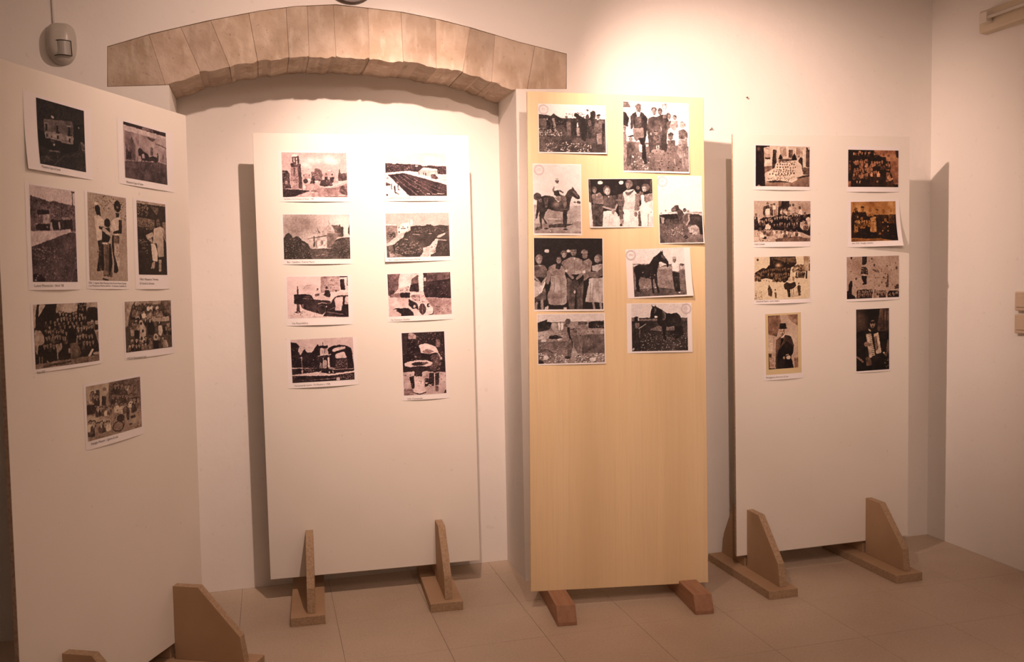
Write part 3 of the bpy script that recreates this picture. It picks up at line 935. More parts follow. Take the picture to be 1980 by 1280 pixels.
 '3c': """B 92
P 62 -25 542 829 595 1023 595 1023 1013 -29 1013
P 88 -25 533 1023 542 1023 595 -26 586
P 55 -28 861 1023 817 1023 1013 -29 1013
L 85 13 284 786 569 790
S 75 20 18 -1 728 997 684 997 986 -3 986
E 22 79 467 84 57
E 28 952 542 45 22
E 40 868 542 26 12
P 22 310 870 543 852 829 857 816 866 621 906 309 915
P 30 11 924 154 888 166 933 36 959
P 20 65 542 118 471 247 445 415 462 518 551 648 462 752 356 816 348 817 312 849 339 907 392 978 462 972 498 933 498 816 454 764 551 751 657 699 675 699 781 679 915 621 915 608 790 609 679 440 675 298 639 220 728 206 772 284 852 245 861 180 781 161 781 179 933 134 915 115 781 116 666 70 781 31 790 65 639
P 38 91 507 156 489 182 542 130 551
Q 55 467 569 91 44
P 30 221 480 312 480 285 622 233 622
P 38 816 374 907 409 959 480 855 427
P 92 429 295 519 277 571 356 480 374 416 392
P 50 403 339 442 303 441 374 415 409 396 374
E 40 496 237 41 33
P 78 462 198 533 193 533 229 461 229
P 15 422 383 532 365 571 454 493 471 428 436
L 30 34 545 374 629 405
P 52 441 480 532 445 609 515 518 533
P 35 545 427 687 462 700 586 648 639 596 551
P 12 622 639 706 639 699 781 621 781
L 55 10 622 644 706 644
E 18 257 928 52 12
E 18 660 937 52 14
P 15 621 781 699 781 679 915 621 915""",
 '3d': """B 88
P 5 -13 -10 1014 -10 1009 299 720 657 518 744 48 1009 -23 1008
P 28 -13 -10 33 -10 52 651 80 1009 41 1009 9 384
P 88 -18 438 34 509 48 1009 -23 1008
P 25 966 -10 1014 -10 1009 289 955 280
E 90 183 77 39 38
E 90 510 76 35 37
P 30 448 333 529 297 552 441 536 566 456 566
P 50 46 322 176 286 221 367 225 528 61 510 49 402
E 25 91 214 43 68
E 55 94 250 27 45
P 22 47 527 218 546 191 1011 74 1009
P 90 116 322 136 322 122 358
L 45 20 74 519 153 483
P 28 228 349 301 350 421 341 458 477 442 584 375 636 217 582
E 45 283 232 57 95
E 78 293 260 40 77
L 25 13 237 205 285 150 331 187
P 32 449 584 522 566 521 858 469 858
P 92 216 679 295 662 401 672 439 743 452 1014 191 1011
L 62 26 217 582 322 627 388 645
L 62 24 437 530 401 654
E 66 367 689 26 44
E 60 240 816 9 7
P 85 294 359 321 359 307 395
P 55 469 858 529 832 517 1015 467 945
L 40 27 432 440 526 441 543 297
P 82 530 279 585 233 700 215 751 316 709 568 706 657 520 655 552 441
E 42 632 105 58 82
E 52 621 142 37 73
P 35 568 96 604 41 671 50 676 115 609 87
P 35 564 270 624 279 727 215 635 351 595 351
P 92 520 646 707 639 748 1018 524 1015 544 744
P 48 717 316 792 298 780 658 712 675
L 62 4 722 388 789 388
L 62 4 719 460 786 461
L 62 4 717 532 784 533
L 62 4 715 604 781 604
L 62 4 751 316 739 675
E 52 720 737 27 53
P 35 759 684 806 676 800 1019 754 1019
E 40 769 188 34 37
P 40 793 252 853 298 827 443 793 461
E 35 891 179 65 78
E 72 869 216 34 64
P 48 865 334 1016 290 1017 435 879 515
P 92 817 343 865 343 865 524 1009 453 1013 1022 814 1019 792 684 810 569
L 50 9 920 748 907 994
P 85 919 335 954 308 932 344
E 60 962 699 11 12
E 10 479 971 20 30
N 4 3
L 36 5 273 440 257 564
L 36 5 353 404 337 565
L 70 5 593 441 574 620
L 72 5 639 674 643 973
L 70 5 320 724 289 969
L 20 5 125 616 126 967
S 30 16 9 56 367 222 331 212 511 61 510""",
 '3e': """B 97
P 25 -33 576 1044 542 1024 1013 -38 1013
P 32 -16 705 1036 739 1024 1013 -38 1013
L 40 11 630 542 1004 538
P 75 164 533 444 542 428 576 189 555
P 70 697 550 1031 550 1029 593 816 576
P 22 273 499 384 431 457 431 461 474 551 525 574 593 568 696 491 645 417 533 284 533
P 40 273 491 369 457 392 508 284 525
P 7 121 567 416 559 452 627 317 640 130 640
L 8 16 130 636 119 705
L 8 16 264 636 247 696
L 8 16 317 636 327 696
L 8 16 438 627 427 696
P 10 -13 576 121 567 131 619 10 627
P 10 682 576 923 567 1014 627 1016 878 922 878 913 774 835 722 674 731
Q 25 867 627 94 43
P 32 534 593 683 559 705 645 619 748 541 696
E 35 592 508 47 30
E 50 671 525 32 22
P 12 553 499 594 474 646 499
P 72 547 593 631 533 602 576
L 60 32 682 576 691 653 619 739
P 28 539 731 646 748 624 895 557 895
E 12 596 913 54 26
P 62 644 774 821 726 913 783 881 878 720 878
S 80 18 21 644 774 821 739 913 783 881 878 720 878
P 20 667 852 748 843 733 878
S 80 28 16 269 765 618 765 585 878 99 887
S 55 55 13 17 713 1002 887 998 987 -2 987
E 55 49 550 24 10
E 55 152 516 19 9
P 60 25 610 118 619 98 705 45 696
P 10 -15 610 51 619 45 696 -8 688
N 6 3""",
 '3f': """B 6
E 82 184 183 35 24
E 82 500 183 30 22
P 30 115 751 159 684 168 861 10 886 -7 844
P 38 -7 388 72 371 159 387 194 472 159 557 -7 540
E 45 70 290 51 64
E 58 76 311 37 51
P 78 -7 574 115 658 168 548 159 625 115 751 -7 844
L 58 26 2 540 106 650 177 548
L 55 35 28 903 23 979
L 55 35 106 878 111 979
P 70 54 371 107 379 80 396
P 42 389 335 459 301 459 437 415 404
E 35 429 216 46 41
E 62 433 241 30 38
P 50 212 404 291 361 397 387 450 437 441 523 238 514 221 608 168 625
E 12 358 310 49 60
E 52 358 310 35 47
P 60 238 523 441 506 467 591 467 896 431 930 308 938 203 921 185 811 238 659
P 10 318 361 388 370 371 438 309 429
L 48 39 203 472 194 625
P 48 708 326 789 283 842 325 824 437 787 556 716 599 717 437
E 45 735 249 38 39
P 50 682 189 727 154 780 180 780 223 682 215
P 32 468 540 547 591 591 727 572 994 502 994 467 811
P 30 609 710 716 591 688 995 608 994
P 58 459 293 557 258 699 300 717 437 681 505 503 506 450 437
E 48 571 189 46 60
P 10 527 130 593 104 615 163 531 164
L 52 39 477 472 556 557
L 52 39 708 488 618 565
E 20 587 650 55 68
E 85 459 459 23 17
E 85 721 471 25 22
P 88 566 275 597 275 584 309
L 40 5 504 378 557 378
L 40 5 610 377 663 377
L 45 5 584 301 583 488
E 75 582 752 11 25
P 62 842 385 959 359 1012 368 940 471 842 454
E 35 937 278 56 60
E 60 914 291 38 56
P 38 779 471 913 471 1012 385 1011 513 913 556 788 548
P 70 796 565 1011 548 1018 907 732 889 787 642
L 50 9 814 625 804 880
L 55 7 930 608 938 889
L 55 32 848 906 866 996
L 55 30 955 907 964 996
P 75 150 963 203 937 194 1001 141 1000
P 70 413 972 458 964 466 1002 413 1002
N 4 3
L 40 6 291 557 273 896
L 42 6 379 557 387 913
L 26 7 72 404 63 540
L 22 7 521 608 528 964
L 22 7 671 608 652 965
L 36 6 753 351 743 591
L 52 6 859 608 839 881""",
 '3g': """B 92
P 48 -16 303 308 315 1000 347 1012 1011 -8 1022
P 80 -17 317 275 323 265 359 -18 362
P 85 515 283 638 303 637 340 511 391
P 70 892 345 1008 338 1003 456 896 463
E 25 941 355 45 23
P 35 553 365 677 359 633 434 559 433
P 62 486 391 742 387 748 450 484 445
P 30 -3 845 479 821 1008 904 1012 1011 -8 1022
S 85 26 11 114 768 326 773 322 888 110 883
N 6 3
P 5 13 434 52 345 127 320 307 333 411 181 522 92 553 38 564 75 595 21 583 112 642 204 688 286 684 395 658 412 645 331 548 283 515 283 468 444 455 588 456 785 492 919 450 953 423 802 396 640 375 640 366 791 386 934 345 942 341 791 330 630 265 619 136 581 91 696 121 795 102 901 53 882 41 739 46 561
P 30 546 120 594 148 641 231 607 239 560 184
E 70 188 488 11 9
E 85 406 824 18 12
E 48 805 253 33 54
P 70 771 179 841 181 843 226 773 229
P 92 752 333 803 307 892 345 885 507 747 477
P 10 746 495 885 525 876 928 770 917 749 621
L 30 7 791 613 872 624
L 55 25 900 345 903 481
L 40 7 818 739 811 811
E 90 859 941 21 9
S 36 40 15 103 580 748 450 744 755 131 741
S 34 30 12 903 472 1002 474 990 957 891 955""",
 '3h': """B 88
P 15 -12 289 326 293 1013 301 1018 1018 -16 1021
P 42 136 318 452 322 452 365 136 356
P 35 -4 289 51 289 49 364 -5 363
P 28 892 318 1013 310 1013 377 900 366
P 45 323 537 522 446 545 578 338 556
P 45 610 494 778 478 786 563 609 560
S 60 70 11 179 610 996 624 995 777 177 760
S 85 70 10 4 757 1003 729 1002 1017 0 1012
P 4 325 311 351 125 368 78 353 13 380 60 415 60 428 14 443 60 541 126 612 193 708 213 804 195 876 271 891 451 914 642 858 641 811 469 787 449 682 495 602 475 593 598 607 769 567 768 546 503 451 416 460 276 357 312
E 92 429 275 28 23
P 25 549 164 604 202 604 296 579 352 547 342
L 60 8 557 164 604 221 591 343
P 28 407 88 447 98 438 172 406 219
P 5 762 459 915 489 914 661 784 754 760 734
P 6 51 289 82 262 129 281 128 374 73 383
P 75 113 290 133 290 136 365 116 356
P 42 57 401 127 393 142 478 78 523
L 65 11 118 524 261 423
L 30 4 261 423 357 321
P 8 39 532 141 534 158 1015 63 1013
L 35 19 141 534 138 712
P 70 5 927 48 928 40 975 4 974
N 5 3""",
 '3i': """B 84
P 48 -5 164 1016 143 1016 1022 -12 1013
P 10 -5 169 125 111 151 111 144 147 216 165 188 282 135 326 -8 342
P 62 209 183 294 175 292 328 240 336 201 273
P 92 301 175 334 175 332 328 312 319
P 92 344 175 387 175 378 311 345 328
P 25 607 159 749 159 742 214 600 222
P 8 756 178 838 151 1016 170 1015 299 761 296
S 75 10 8 871 224 995 225 994 290 871 288
P 66 -8 351 253 327 292 355 179 416 146 496 -4 502
P 60 180 353 424 356 436 465 383 482 291 409
P 6 159 496 186 434 271 417 376 473 263 507
P 82 54 503 132 505 119 558 41 557
P 84 277 507 376 491 316 544
P 45 586 231 755 232 761 306 599 322
P 58 585 340 1015 318 1014 401 591 413
P 40 -5 565 448 547 446 774 -8 753
P 32 685 433 1014 419 1011 808 647 798
L 15 13 97 711 149 721 220 786
S 80 55 17 11 771 445 829 443 1002 8 996
S 85 55 20 499 794 997 808 995 1003 496 1004
S 20 45 14 11 780 997 808 995 1012 8 996
E 85 114 873 39 45
E 88 809 932 48 37
P 12 -4 896 74 935 79 1007 -5 1004
S 30 40 15 451 338 994 354 990 780 593 769
S 55 40 13 15 547 422 546 432 755 12 744
S 30 30 12 12 351 424 347 435 538 15 539
P 62 493 212 546 185 579 240 552 285 465 275 453 221
P 6 439 266 479 266 477 402 522 576 513 703 500 703 469 502 444 375
P 42 478 321 585 286 591 395 484 402
P 36 497 412 584 404 622 614 661 771 586 796 547 695 516 521
P 32 456 502 502 521 506 721 484 885 431 883 440 665
E 30 453 149 40 59
P 30 393 221 426 185 452 266 399 257
P 15 398 845 485 866 464 911 391 900
P 60 513 758 567 750 586 833 512 831
L 20 12 485 312 552 303
N 4 3""",
 '4a': """B 78
P 68 156 51 268 48 268 287 156 290
P 15 164 285 268 287 260 337 164 330
P 85 156 350 290 346 290 486 156 489
P 15 313 96 380 94 380 593 298 595
P 85 395 14 605 7 605 267 395 313
P 62 447 32 560 29 560 259 447 262
P 30 605 87 680 85 680 285 605 288
P 82 688 -5 922 -13 922 279 695 295
P 62 741 33 862 29 862 280 748 284
P 28 930 7 1021 74 1021 528 922 490
L 80 23 960 -24 983 66
P 42 156 499 298 495 298 595 156 668
P 48 156 887 1021 709 1021 1021 156 1026
P 30 877 511 1021 528 1021 689 877 692
P 15 778 764 877 712 1021 689 1021 729 794 784
P 8 410 333 447 192 492 271 485 341
P 6 658 306 710 164 748 253 763 343 658 356
P 28 462 321 658 306 650 386 402 383
P 12 786 353 824 261 862 280 877 622 831 603 786 433
E 20 797 247 11 16
P 88 387 383 771 363 847 452 869 702 741 735 771 815 673 897 193 866 186 727 268 606 342 544
D 15 8 387 453 726 455 13 21
D 18 8 380 523 756 524 13 20
D 18 8 372 583 710 595 12 19
D 12 9 231 696 726 675 15 22
D 14 8 357 723 643 717 12 20
D 40 6 231 806 643 817 9 12
P 10 193 876 342 843 530 860 665 897 492 890 268 900
P 5 -14 -23 253 -31 253 28 149 42 175 1026 -14 1029
Q 35 52 84 44 60
P 60 30 979 60 949 97 988 89 1027 30 1029
N 3 3
D 20 10 410 403 733 394 12 17
D 26 9 313 645 703 636 13 19
L 60 4 417 502 778 493
L 62 4 313 625 794 603
L 62 4 238 766 748 745
S 70 30 15 193 767 718 756 658 867 208 846""",
 '4b': """B 6
P 58 476 -29 915 -48 1025 148 1017 927 900 909 900 741 830 575 837 312 745 190 660 182 567 113
P 46 837 470 1017 422 1017 917 907 919
P 15 915 -48 1025 -53 1025 221 954 182
L 4 19 892 941 1017 938
E 75 116 105 20 37
E 72 225 64 23 39
E 50 342 70 18 31
E 45 521 42 18 31
E 45 430 66 15 31
P 5 180 159 476 117 567 103 567 290 187 366
E 40 698 118 23 36
P 10 660 193 745 179 745 389 660 391
E 35 768 42 19 25
E 38 795 146 26 42
P 66 745 200 822 197 822 302 752 294
P 45 93 307 187 293 180 376 150 408 104 348
E 45 255 281 20 35
P 55 214 324 293 321 285 528 225 530
E 60 350 277 21 39
P 62 320 330 392 328 399 525 323 537
P 58 415 493 476 481 483 564 407 566
E 62 437 451 20 31
E 50 537 354 23 35
P 52 552 364 629 351 637 434 567 436
E 55 590 331 20 31
P 30 637 413 721 400 729 515 637 528
E 55 791 366 23 42
P 62 752 430 822 428 814 544 752 535
D 45 5 210 613 422 586 14 23
P 45 172 656 392 650 399 753 180 780
E 82 502 574 14 21
P 48 422 566 453 575 437 669 415 680
E 60 567 614 15 25
P 32 483 637 606 644 606 727 491 689
P 10 415 691 583 707 737 640 737 1017 415 1013
E 60 575 843 20 35
P 70 161 821 187 831 180 893 165 883
P 68 217 830 248 830 232 903 214 893
P 52 752 577 830 617 822 837 745 860
P 40 89 699 134 677 134 801 89 802
P 18 745 839 900 825 900 1014 745 1017
E 78 869 768 17 27
P 50 -8 836 59 834 52 1030 -8 1031
E 30 37 319 18 31
E 26 29 505 18 31
N 4 3
C 5 112 121 430 82 20 27 60 5 11
C 3 506 74 567 113 18 25 50 6 12
C 6 127 306 384 276 20 27 56 30 13
C 5 445 326 690 307 21 29 50 22 14
C 6 104 513 430 493 21 29 50 18 15
C 6 97 658 399 629 23 31 50 38 16
C 4 445 586 613 581 21 29 55 34 17
C 3 752 367 822 407 22 29 50 40 18
C 3 768 639 845 700 20 27 50 44 19
C 3 29 361 44 536 18 25 34 18 20""",
 '4c': """B 72
Q 58 897 185 148 202
P 12 427 -24 621 -27 618 368 424 368
P 40 427 -24 484 -25 476 120 425 150
P 22 164 144 213 123 198 330 156 340
P 20 283 172 326 161 332 369 282 369
P 55 347 151 411 130 403 369 346 369
C 3 213 84 383 81 21 30 45 35 1
P 95 202 192 276 187 275 330 198 350
E 25 241 143 21 34
P 75 598 158 656 147 662 237 597 238
P 62 678 147 743 136 742 287 684 237
E 30 634 107 20 32
E 30 692 97 22 36
E 30 805 165 25 40
P 85 794 216 845 205 866 336 786 337
P 6 64 488 155 409 324 389 424 339 785 347 1014 315 1013 528 1010 872 819 769 323 705 1 712 8 585
E 40 37 331 22 39
P 10 -4 390 65 380 64 605 -6 634
P 85 16 400 37 400 26 449
P 80 68 390 107 390 99 537 78 546
C 8 142 380 948 315 20 27 40 14 3
P 88 225 478 303 458 287 685 189 704
E 50 282 448 21 34
P 92 557 368 593 368 588 467 556 468
D 55 6 338 468 741 447 11 19
D 45 4 523 527 748 527 9 17
P 78 814 528 917 487 1013 507 952 720 856 709 813 648
E 30 917 518 22 40
P 35 850 588 931 568 916 649 857 648
E 78 961 447 45 51
P 40 378 923 636 847 1010 912 1009 1023 377 1017
P 10 104 870 223 871 208 940 139 909
P 85 35 781 161 713 195 841 90 869 35 839
P 82 223 930 280 734 351 715 379 784 293 882 265 960
E 30 309 685 28 39
E 30 105 674 25 39
E 25 252 714 21 33
P 85 350 873 493 766 580 727 601 807 435 894 378 933
P 85 666 777 812 759 826 869 709 838
P 72 826 849 914 850 928 911 840 890
E 28 551 706 22 34
E 35 645 727 20 30
P 12 601 807 673 807 694 888 622 906
P 78 -14 878 104 870 180 939 265 960 278 1020 -15 1014
S 25 34 12 14 898 965 932 965 1012 13 995
N 5 3
C 8 99 488 324 448 20 27 44 14 11
C 10 339 408 785 387 20 28 48 8 12
C 10 338 567 784 548 18 26 44 8 13
C 5 468 189 626 268 19 26 46 30 14
C 4 669 327 815 316 19 26 46 20 15
C 5 56 742 323 705 22 31 46 66 16
C 6 365 784 783 748 21 30 44 70 17
C 3 858 528 946 578 24 32 44 40 18""",
 '4d': """B 52
P 60 -10 -14 1012 -28 1008 330 679 322 354 345 336 238 -13 252
P 4 -6 475 34 262 336 260 353 366 564 333 679 343 814 342 1018 341 1010 1014 672 947 -11 900
P 40 -11 921 672 925 719 1022 -12 1016
P 12 34 262 156 250 182 442 32 453
E 40 101 176 28 43
P 8 175 271 336 260 352 516 313 559 182 474
E 50 261 185 34 53
P 8 224 122 262 105 299 121 299 153 223 154
P 45 373 345 450 280 487 334 391 388
E 45 422 227 32 43
P 10 525 355 659 343 673 839 558 838
P 63 419 409 544 376 559 763 415 763
L 25 8 418 505 542 505
E 48 478 334 32 43
E 58 574 236 33 54
P 28 527 194 575 177 613 214 603 236
P 12 650 354 775 343 803 429 677 473
E 52 718 246 27 47
P 10 699 214 738 202 738 224
P 24 823 342 950 331 967 558 831 559
E 52 888 234 27 48
P 10 676 537 821 537 829 710 674 731
E 48 759 472 33 48
E 52 701 526 19 17
E 52 807 526 19 17
E 60 810 634 14 19
P 62 674 710 703 731 679 764
P 62 790 721 828 753 789 764
E 45 616 806 29 22
P 50 78 560 162 549 150 762 66 762
E 58 116 506 38 43
P 46 201 495 295 474 312 666 198 677
E 45 239 421 32 43
E 70 150 378 15 28
E 55 351 559 17 15
N 4 3
C 2 63 198 138 197 24 28 36 8 21
C 6 97 474 428 473 28 32 48 30 22
L 30 8 486 409 473 752
L 6 8 611 365 596 817
S 14 30 15 31 517 967 515 962 905 27 879""",
 '4e': """B 84
P 8 274 -10 732 -6 753 164 650 305 620 533 539 608 430 588 314 530 241 511 125 453 118 396 229 235 273 188
P 35 376 -9 507 20 492 58 390 48
P 30 332 38 724 22 746 154 506 115
Q 74 426 199 58 57
P 10 2 366 68 319 156 254 229 283 227 492 22 537
P 35 2 395 104 415 95 538 0 575
P 78 651 258 694 230 686 391 642 400
C 8 694 239 890 241 22 28 40 28 1
P 30 715 382 890 383 897 506 729 515
C 7 730 363 883 354 22 28 55 35 2
P 18 919 336 948 336 947 526 918 526
P 62 877 -5 1015 -4 1013 365 890 326
P 18 978 175 1007 176 1006 355 970 346
P 25 971 109 1007 100 1000 157
E 25 59 64 22 28
D 35 8 44 528 430 588 8 14
S 75 12 15 358 455 540 456 518 589 372 588
P 68 647 837 830 801 836 925 647 961
P 12 517 646 576 589 634 628 721 590 750 686 677 761 618 780 575 780 531 760
P 72 605 495 664 486 670 590 598 580
P 55 678 457 715 495 707 590 671 552
P 15 575 761 633 761 639 952 595 952
L 20 7 655 761 662 876
L 20 7 688 762 691 885
P 22 232 739 262 663 298 730 319 835 304 930 245 901
E 30 262 682 15 23
P 25 352 835 385 826 391 960 362 959
E 20 367 773 13 21
P 20 772 676 830 686 822 839 822 925 785 924 764 753
E 30 790 639 13 21
L 35 7 721 743 772 715
S 25 24 12 6 775 137 795 142 996 4 995
N 5 3
C 10 53 376 257 321 16 21 30 14 11
C 12 272 283 636 286 16 21 26 10 12
C 12 235 397 621 400 16 21 28 12 13
C 8 329 492 576 485 16 21 30 14 14
C 5 16 452 111 462 17 23 40 30 15
S 30 30 12 289 28 724 31 724 173 331 170""",
 '4f': """B 64
Q 56 197 167 114 287
P 10 70 -17 108 -17 100 59 74 59
P 8 289 -13 381 -12 380 161 334 199 296 198
P 15 265 254 357 238 402 316 402 451 272 427
S 65 12 12 273 255 387 258 387 412 272 408
L 80 11 264 422 386 436
P 6 272 451 386 460 370 556 378 662 339 670 286 543
E 5 316 655 23 19
L 40 6 121 393 264 437
L 40 5 386 484 729 531
E 20 523 213 17 35
E 30 473 57 15 29
P 35 511 310 604 332 619 400 518 368
E 25 176 520 20 33
E 25 665 626 11 25
P 25 768 484 785 406 800 563 791 749 728 746 760 620
E 40 945 293 24 39
P 20 903 744 975 669 1015 779 918 804
P 6 186 807 293 774 477 793 485 841 461 1024 178 1027
P 8 775 876 815 829 1015 848 1022 1047 766 1032
P 10 602 828 727 834 742 1040 608 1033
P 5 -17 835 36 780 37 647 67 563 101 564 108 650 92 888 155 939 177 1036 -18 1025
C 8 201 817 477 812 17 21 40 10 1
C 6 524 834 743 845 17 21 45 20 2
S 60 22 11 323 824 477 831 461 956 323 939
L 75 11 823 805 1007 838
P 50 508 862 562 865 554 1030 507 1027
E 20 190 731 11 17
N 4 3
C 7 193 884 461 889 17 21 40 12 11
C 5 617 868 735 874 17 21 44 24 12
C 6 782 896 990 897 17 22 44 10 13
S 52 30 19 25 39 986 57 983 748 118 785
S 30 14 11 903 685 999 690 999 798 918 794""",
 '4g': """B 66
P 35 -31 -10 396 -8 431 115 283 396 156 371 12 346
Q 80 760 433 279 287
P 78 -33 355 156 392 154 696 -36 688
P 45 616 -12 1026 -12 1023 216 763 125
Q 66 596 172 222 205
P 28 -27 698 117 704 99 764 171 797 152 918 -29 990
P 62 27 771 153 787 170 959 43 974
P 12 -29 970 206 981 242 1033 -29 1026
P 45 849 806 1036 803 1033 1029 866 1022
P 22 264 456 429 391 613 377 760 403 852 560 832 703 757 792 847 1021 224 1022 245 618
P 8 372 623 612 489 833 580 813 722 757 792 847 1021 260 1024 280 721
P 8 429 422 520 445 391 614
P 90 502 383 576 355 520 415 410 431 447 402
P 25 393 349 466 372 539 364 466 392
E 64 475 311 88 63
L 30 15 421 291 457 290
L 30 15 494 291 531 288
L 35 18 438 351 512 351
P 9 394 155 587 151 605 244 375 252
L 9 40 357 246 632 250
E 75 664 793 74 37
E 70 517 792 29 29
L 75 26 573 743 665 737""",
 '4h': """B 12
Q 32 131 153 199 213
Q 4 495 74 284 152
P 30 712 8 1014 -2 1016 348 765 376 631 355
L 18 34 829 20 832 343
L 15 27 930 22 915 327
P 5 -14 371 365 329 498 368 1017 402 1021 1027 -6 1006
E 6 488 181 117 62
E 60 497 248 77 64
P 12 413 206 580 201 580 228 530 240 430 233
L 15 15 438 237 480 239
L 15 15 522 235 560 235
L 22 15 464 292 522 292
P 85 365 311 448 358 431 366 381 347
P 40 900 523 1018 509 1019 760 918 711
S 35 14 30 834 718 985 687 987 990 870 986
P 6 698 410 966 400 901 702 768 715
P 35 270 778 402 765 470 909 305 920
L 50 49 24 769 197 846
P 82 291 407 448 394 568 762 394 791
P 80 515 413 665 382 759 719 601 736
P 40 524 458 615 443 667 658 584 682
P 4 465 385 515 387 601 736 568 762
L 12 15 374 414 468 405
L 12 15 382 443 477 434
L 12 15 391 473 486 464
L 12 15 400 502 494 494
L 12 15 408 532 503 523
L 12 15 417 561 511 553
L 12 15 425 591 520 583
L 12 15 434 621 528 612
L 12 15 443 650 537 642
L 12 15 451 680 546 671
L 12 15 460 709 554 701
L 12 15 468 739 563 730
L 12 15 477 768 571 760
E 55 318 567 83 40
E 45 400 579 50 27
E 85 834 722 33 12
N 3 3""",
}

def frame(i):
    x, y, a, tilt, w, h, zb, rl = PANELS[i]
    a, t, s = math.radians(a), math.radians(tilt), math.radians(rl)
    dx = Vector((math.cos(a), math.sin(a), 0)); n = Vector((-math.sin(a), math.cos(a), 0)); up = Vector((0,0,math.cos(t))) + n*math.sin(t)
    dx2 = dx*math.cos(s) + up*math.sin(s); up2 = up*math.cos(s) - dx*math.sin(s)
    f = dx2.cross(up2)      # towards the viewer's side
    Mx = Matrix.Identity(4)
    for k in range(3): Mx[k][0], Mx[k][1], Mx[k][2], Mx[k][3] = dx2[k], up2[k], f[k], (x, y, zb)[k]
    return Mx
FR = {i: frame(i) for i in PANELS}
LABELS = {
 1: 'leftmost display board, cream white, seen at an angle, eight prints on it',
 2: 'white display board standing in the arched recess with eight prints',
 3: 'yellow plywood display board standing beside the arch, nine crowded prints',
 4: 'rightmost cream display board by the room corner with eight prints'}
FEET = {1: (.19, .79), 2: (.165, .757), 4: (.052, .712)}
for i in (1, 2, 3, 4):
    w, h, zb = PANELS[i][4], PANELS[i][5], PANELS[i][6]
    base = FR[i].translation.copy(); base.z = 0
    yaw = math.radians(PANELS[i][2])
    root = empty('display_panel', Matrix.Translation(base) @ Matrix.Rotation(yaw, 4, 'Z'))
    tag(root, LABELS[i], 'display board', 'exhibition boards')
    inv = root.matrix_world.inverted()
    bm = bmesh.new(); box(bm, 0, 0, -.016, w, h, 0)
    b = obj('board', bm, MPL if i == 3 else MBD, root, bevel=.0012, seg=1)
    b.data.materials.append(MPL if i == 3 else MBE)
    for p in b.data.polygons:
        c_ = p.center
        if c_.z < -.0015 and c_.z > -.0150: p.material_index = 1
    b.matrix_local = inv @ FR[i]
    if i != 3:
        # base-board feet: local x along the board, local -y to the front
        for s in FEET[i]:
            rear, gl = (.205, .175) if i == 2 else (.250, .222)
            bm = bmesh.new(); box(bm, s-.072, -.32, 0, s+.072, rear, .038)
            ft = obj('foot', bm, MCE, root, bevel=.0015, seg=1)
            ft.data.materials.append(MCH)
            for p in ft.data.polygons:
                if p.normal.z > .9: p.material_index = 1
            gs = s + (.014 if i != 1 else 0)
            if i == 4: gs = s + .018
            for sg in (-1, 1):
                y0 = -.001 if sg < 0 else .021
                gd = .285 if sg < 0 else gl
                pr_ = [(y0, .0385), (y0+sg*gd, .0385), (y0+sg*(gd-.017), .14), (y0+sg*min(.105, gd*.5), .320), (y0, .320)]
                bm = bmesh.new(); prism(bm, pr_, 'x', gs-.0165, gs+.0165)
                g_ = obj('gusset', bm, MCH, ft, bevel=.001, seg=1)
                g_.data.materials.append(MCE)
                for p in g_.data.polygons:
                    if abs(p.normal.x) < .3: p.material_index = 1
    else:
        for s in (.115, .715):
            pr_ = [(-.205, 0), (-.205, .016), (-.180, .079), (.235, .079), (.260, .016), (.260, 0)]
            bm = bmesh.new(); prism(bm, pr_, 'x', s-.041, s+.041)
            obj('foot_block', bm, MRW, root, bevel=.0015, seg=1)
# ------------------------------------------------------------------ the printed pictures
TONES = {  # dark, middle, light (linear)
 'bw': ((.016,.014,.015),(.235,.185,.175),(.80,.765,.755)),
 'grey': ((.028,.024,.022),(.25,.195,.18),(.80,.72,.70)),
 'pink': ((.016,.011,.014),(.30,.19,.19),(.86,.72,.71)),
 'dark': ((.012,.014,.016),(.15,.12,.115),(.66,.58,.54)),
 'mauve': ((.018,.013,.016),(.22,.155,.16),(.70,.60,.58)),
 'warm': ((.014,.011,.010),(.23,.16,.12),(.72,.62,.52)),
 'faded': ((.040,.028,.026),(.27,.19,.15),(.68,.58,.44)),
 'tan': ((.013,.010,.012),(.27,.165,.12),(.82,.70,.58)),
 'sepia': ((.013,.011,.010),(.25,.10,.055),(.80,.42,.22)),
 'amber': ((.012,.009,.009),(.30,.12,.035),(.80,.50,.22)),
 'yellow': ((.014,.010,.010),(.27,.16,.09),(.84,.74,.54)),
 'sepiaclear': ((.010,.009,.010),(.27,.15,.10),(.84,.72,.58)),
 'dim': ((.011,.010,.010),(.20,.12,.085),(.74,.60,.46))}
def poly_mask(P, Wd, Ht):
    P = np.asarray(P, float); x0, y0 = np.floor(P.min(0)).astype(int); x1, y1 = np.ceil(P.max(0)).astype(int)
    x0, y0, x1, y1 = max(x0,0), max(y0,0), min(x1,Wd), min(y1,Ht)
    if x1 <= x0 or y1 <= y0: return None
    X, Y = np.meshgrid(np.arange(x0,x1)+.5, np.arange(y0,y1)+.5); m = np.zeros(X.shape, bool)
    n = len(P)
    for i in range(n):
        (ax, ay), (bx, by) = P[i], P[(i+1) % n]
        if ay == by: continue
        c = ((ay > Y) != (by > Y)) & (X < (bx-ax)*(Y-ay)/(by-ay)+ax); m ^= c
    return (slice(y0,y1), slice(x0,x1)), m, X, Y
STEP = .0019
def chaikin(P, k=.16):
    Q = []
    n = len(P)
    for i in range(n):
        (ax, ay), (bx, by) = P[i], P[(i+1) % n]
        s = min(k, 3.2/(math.hypot(bx-ax, by-ay)+1e-6))
        Q += [(ax+(bx-ax)*s, ay+(by-ay)*s), (ax+(bx-ax)*(1-s), ay+(by-ay)*(1-s))]
    return Q
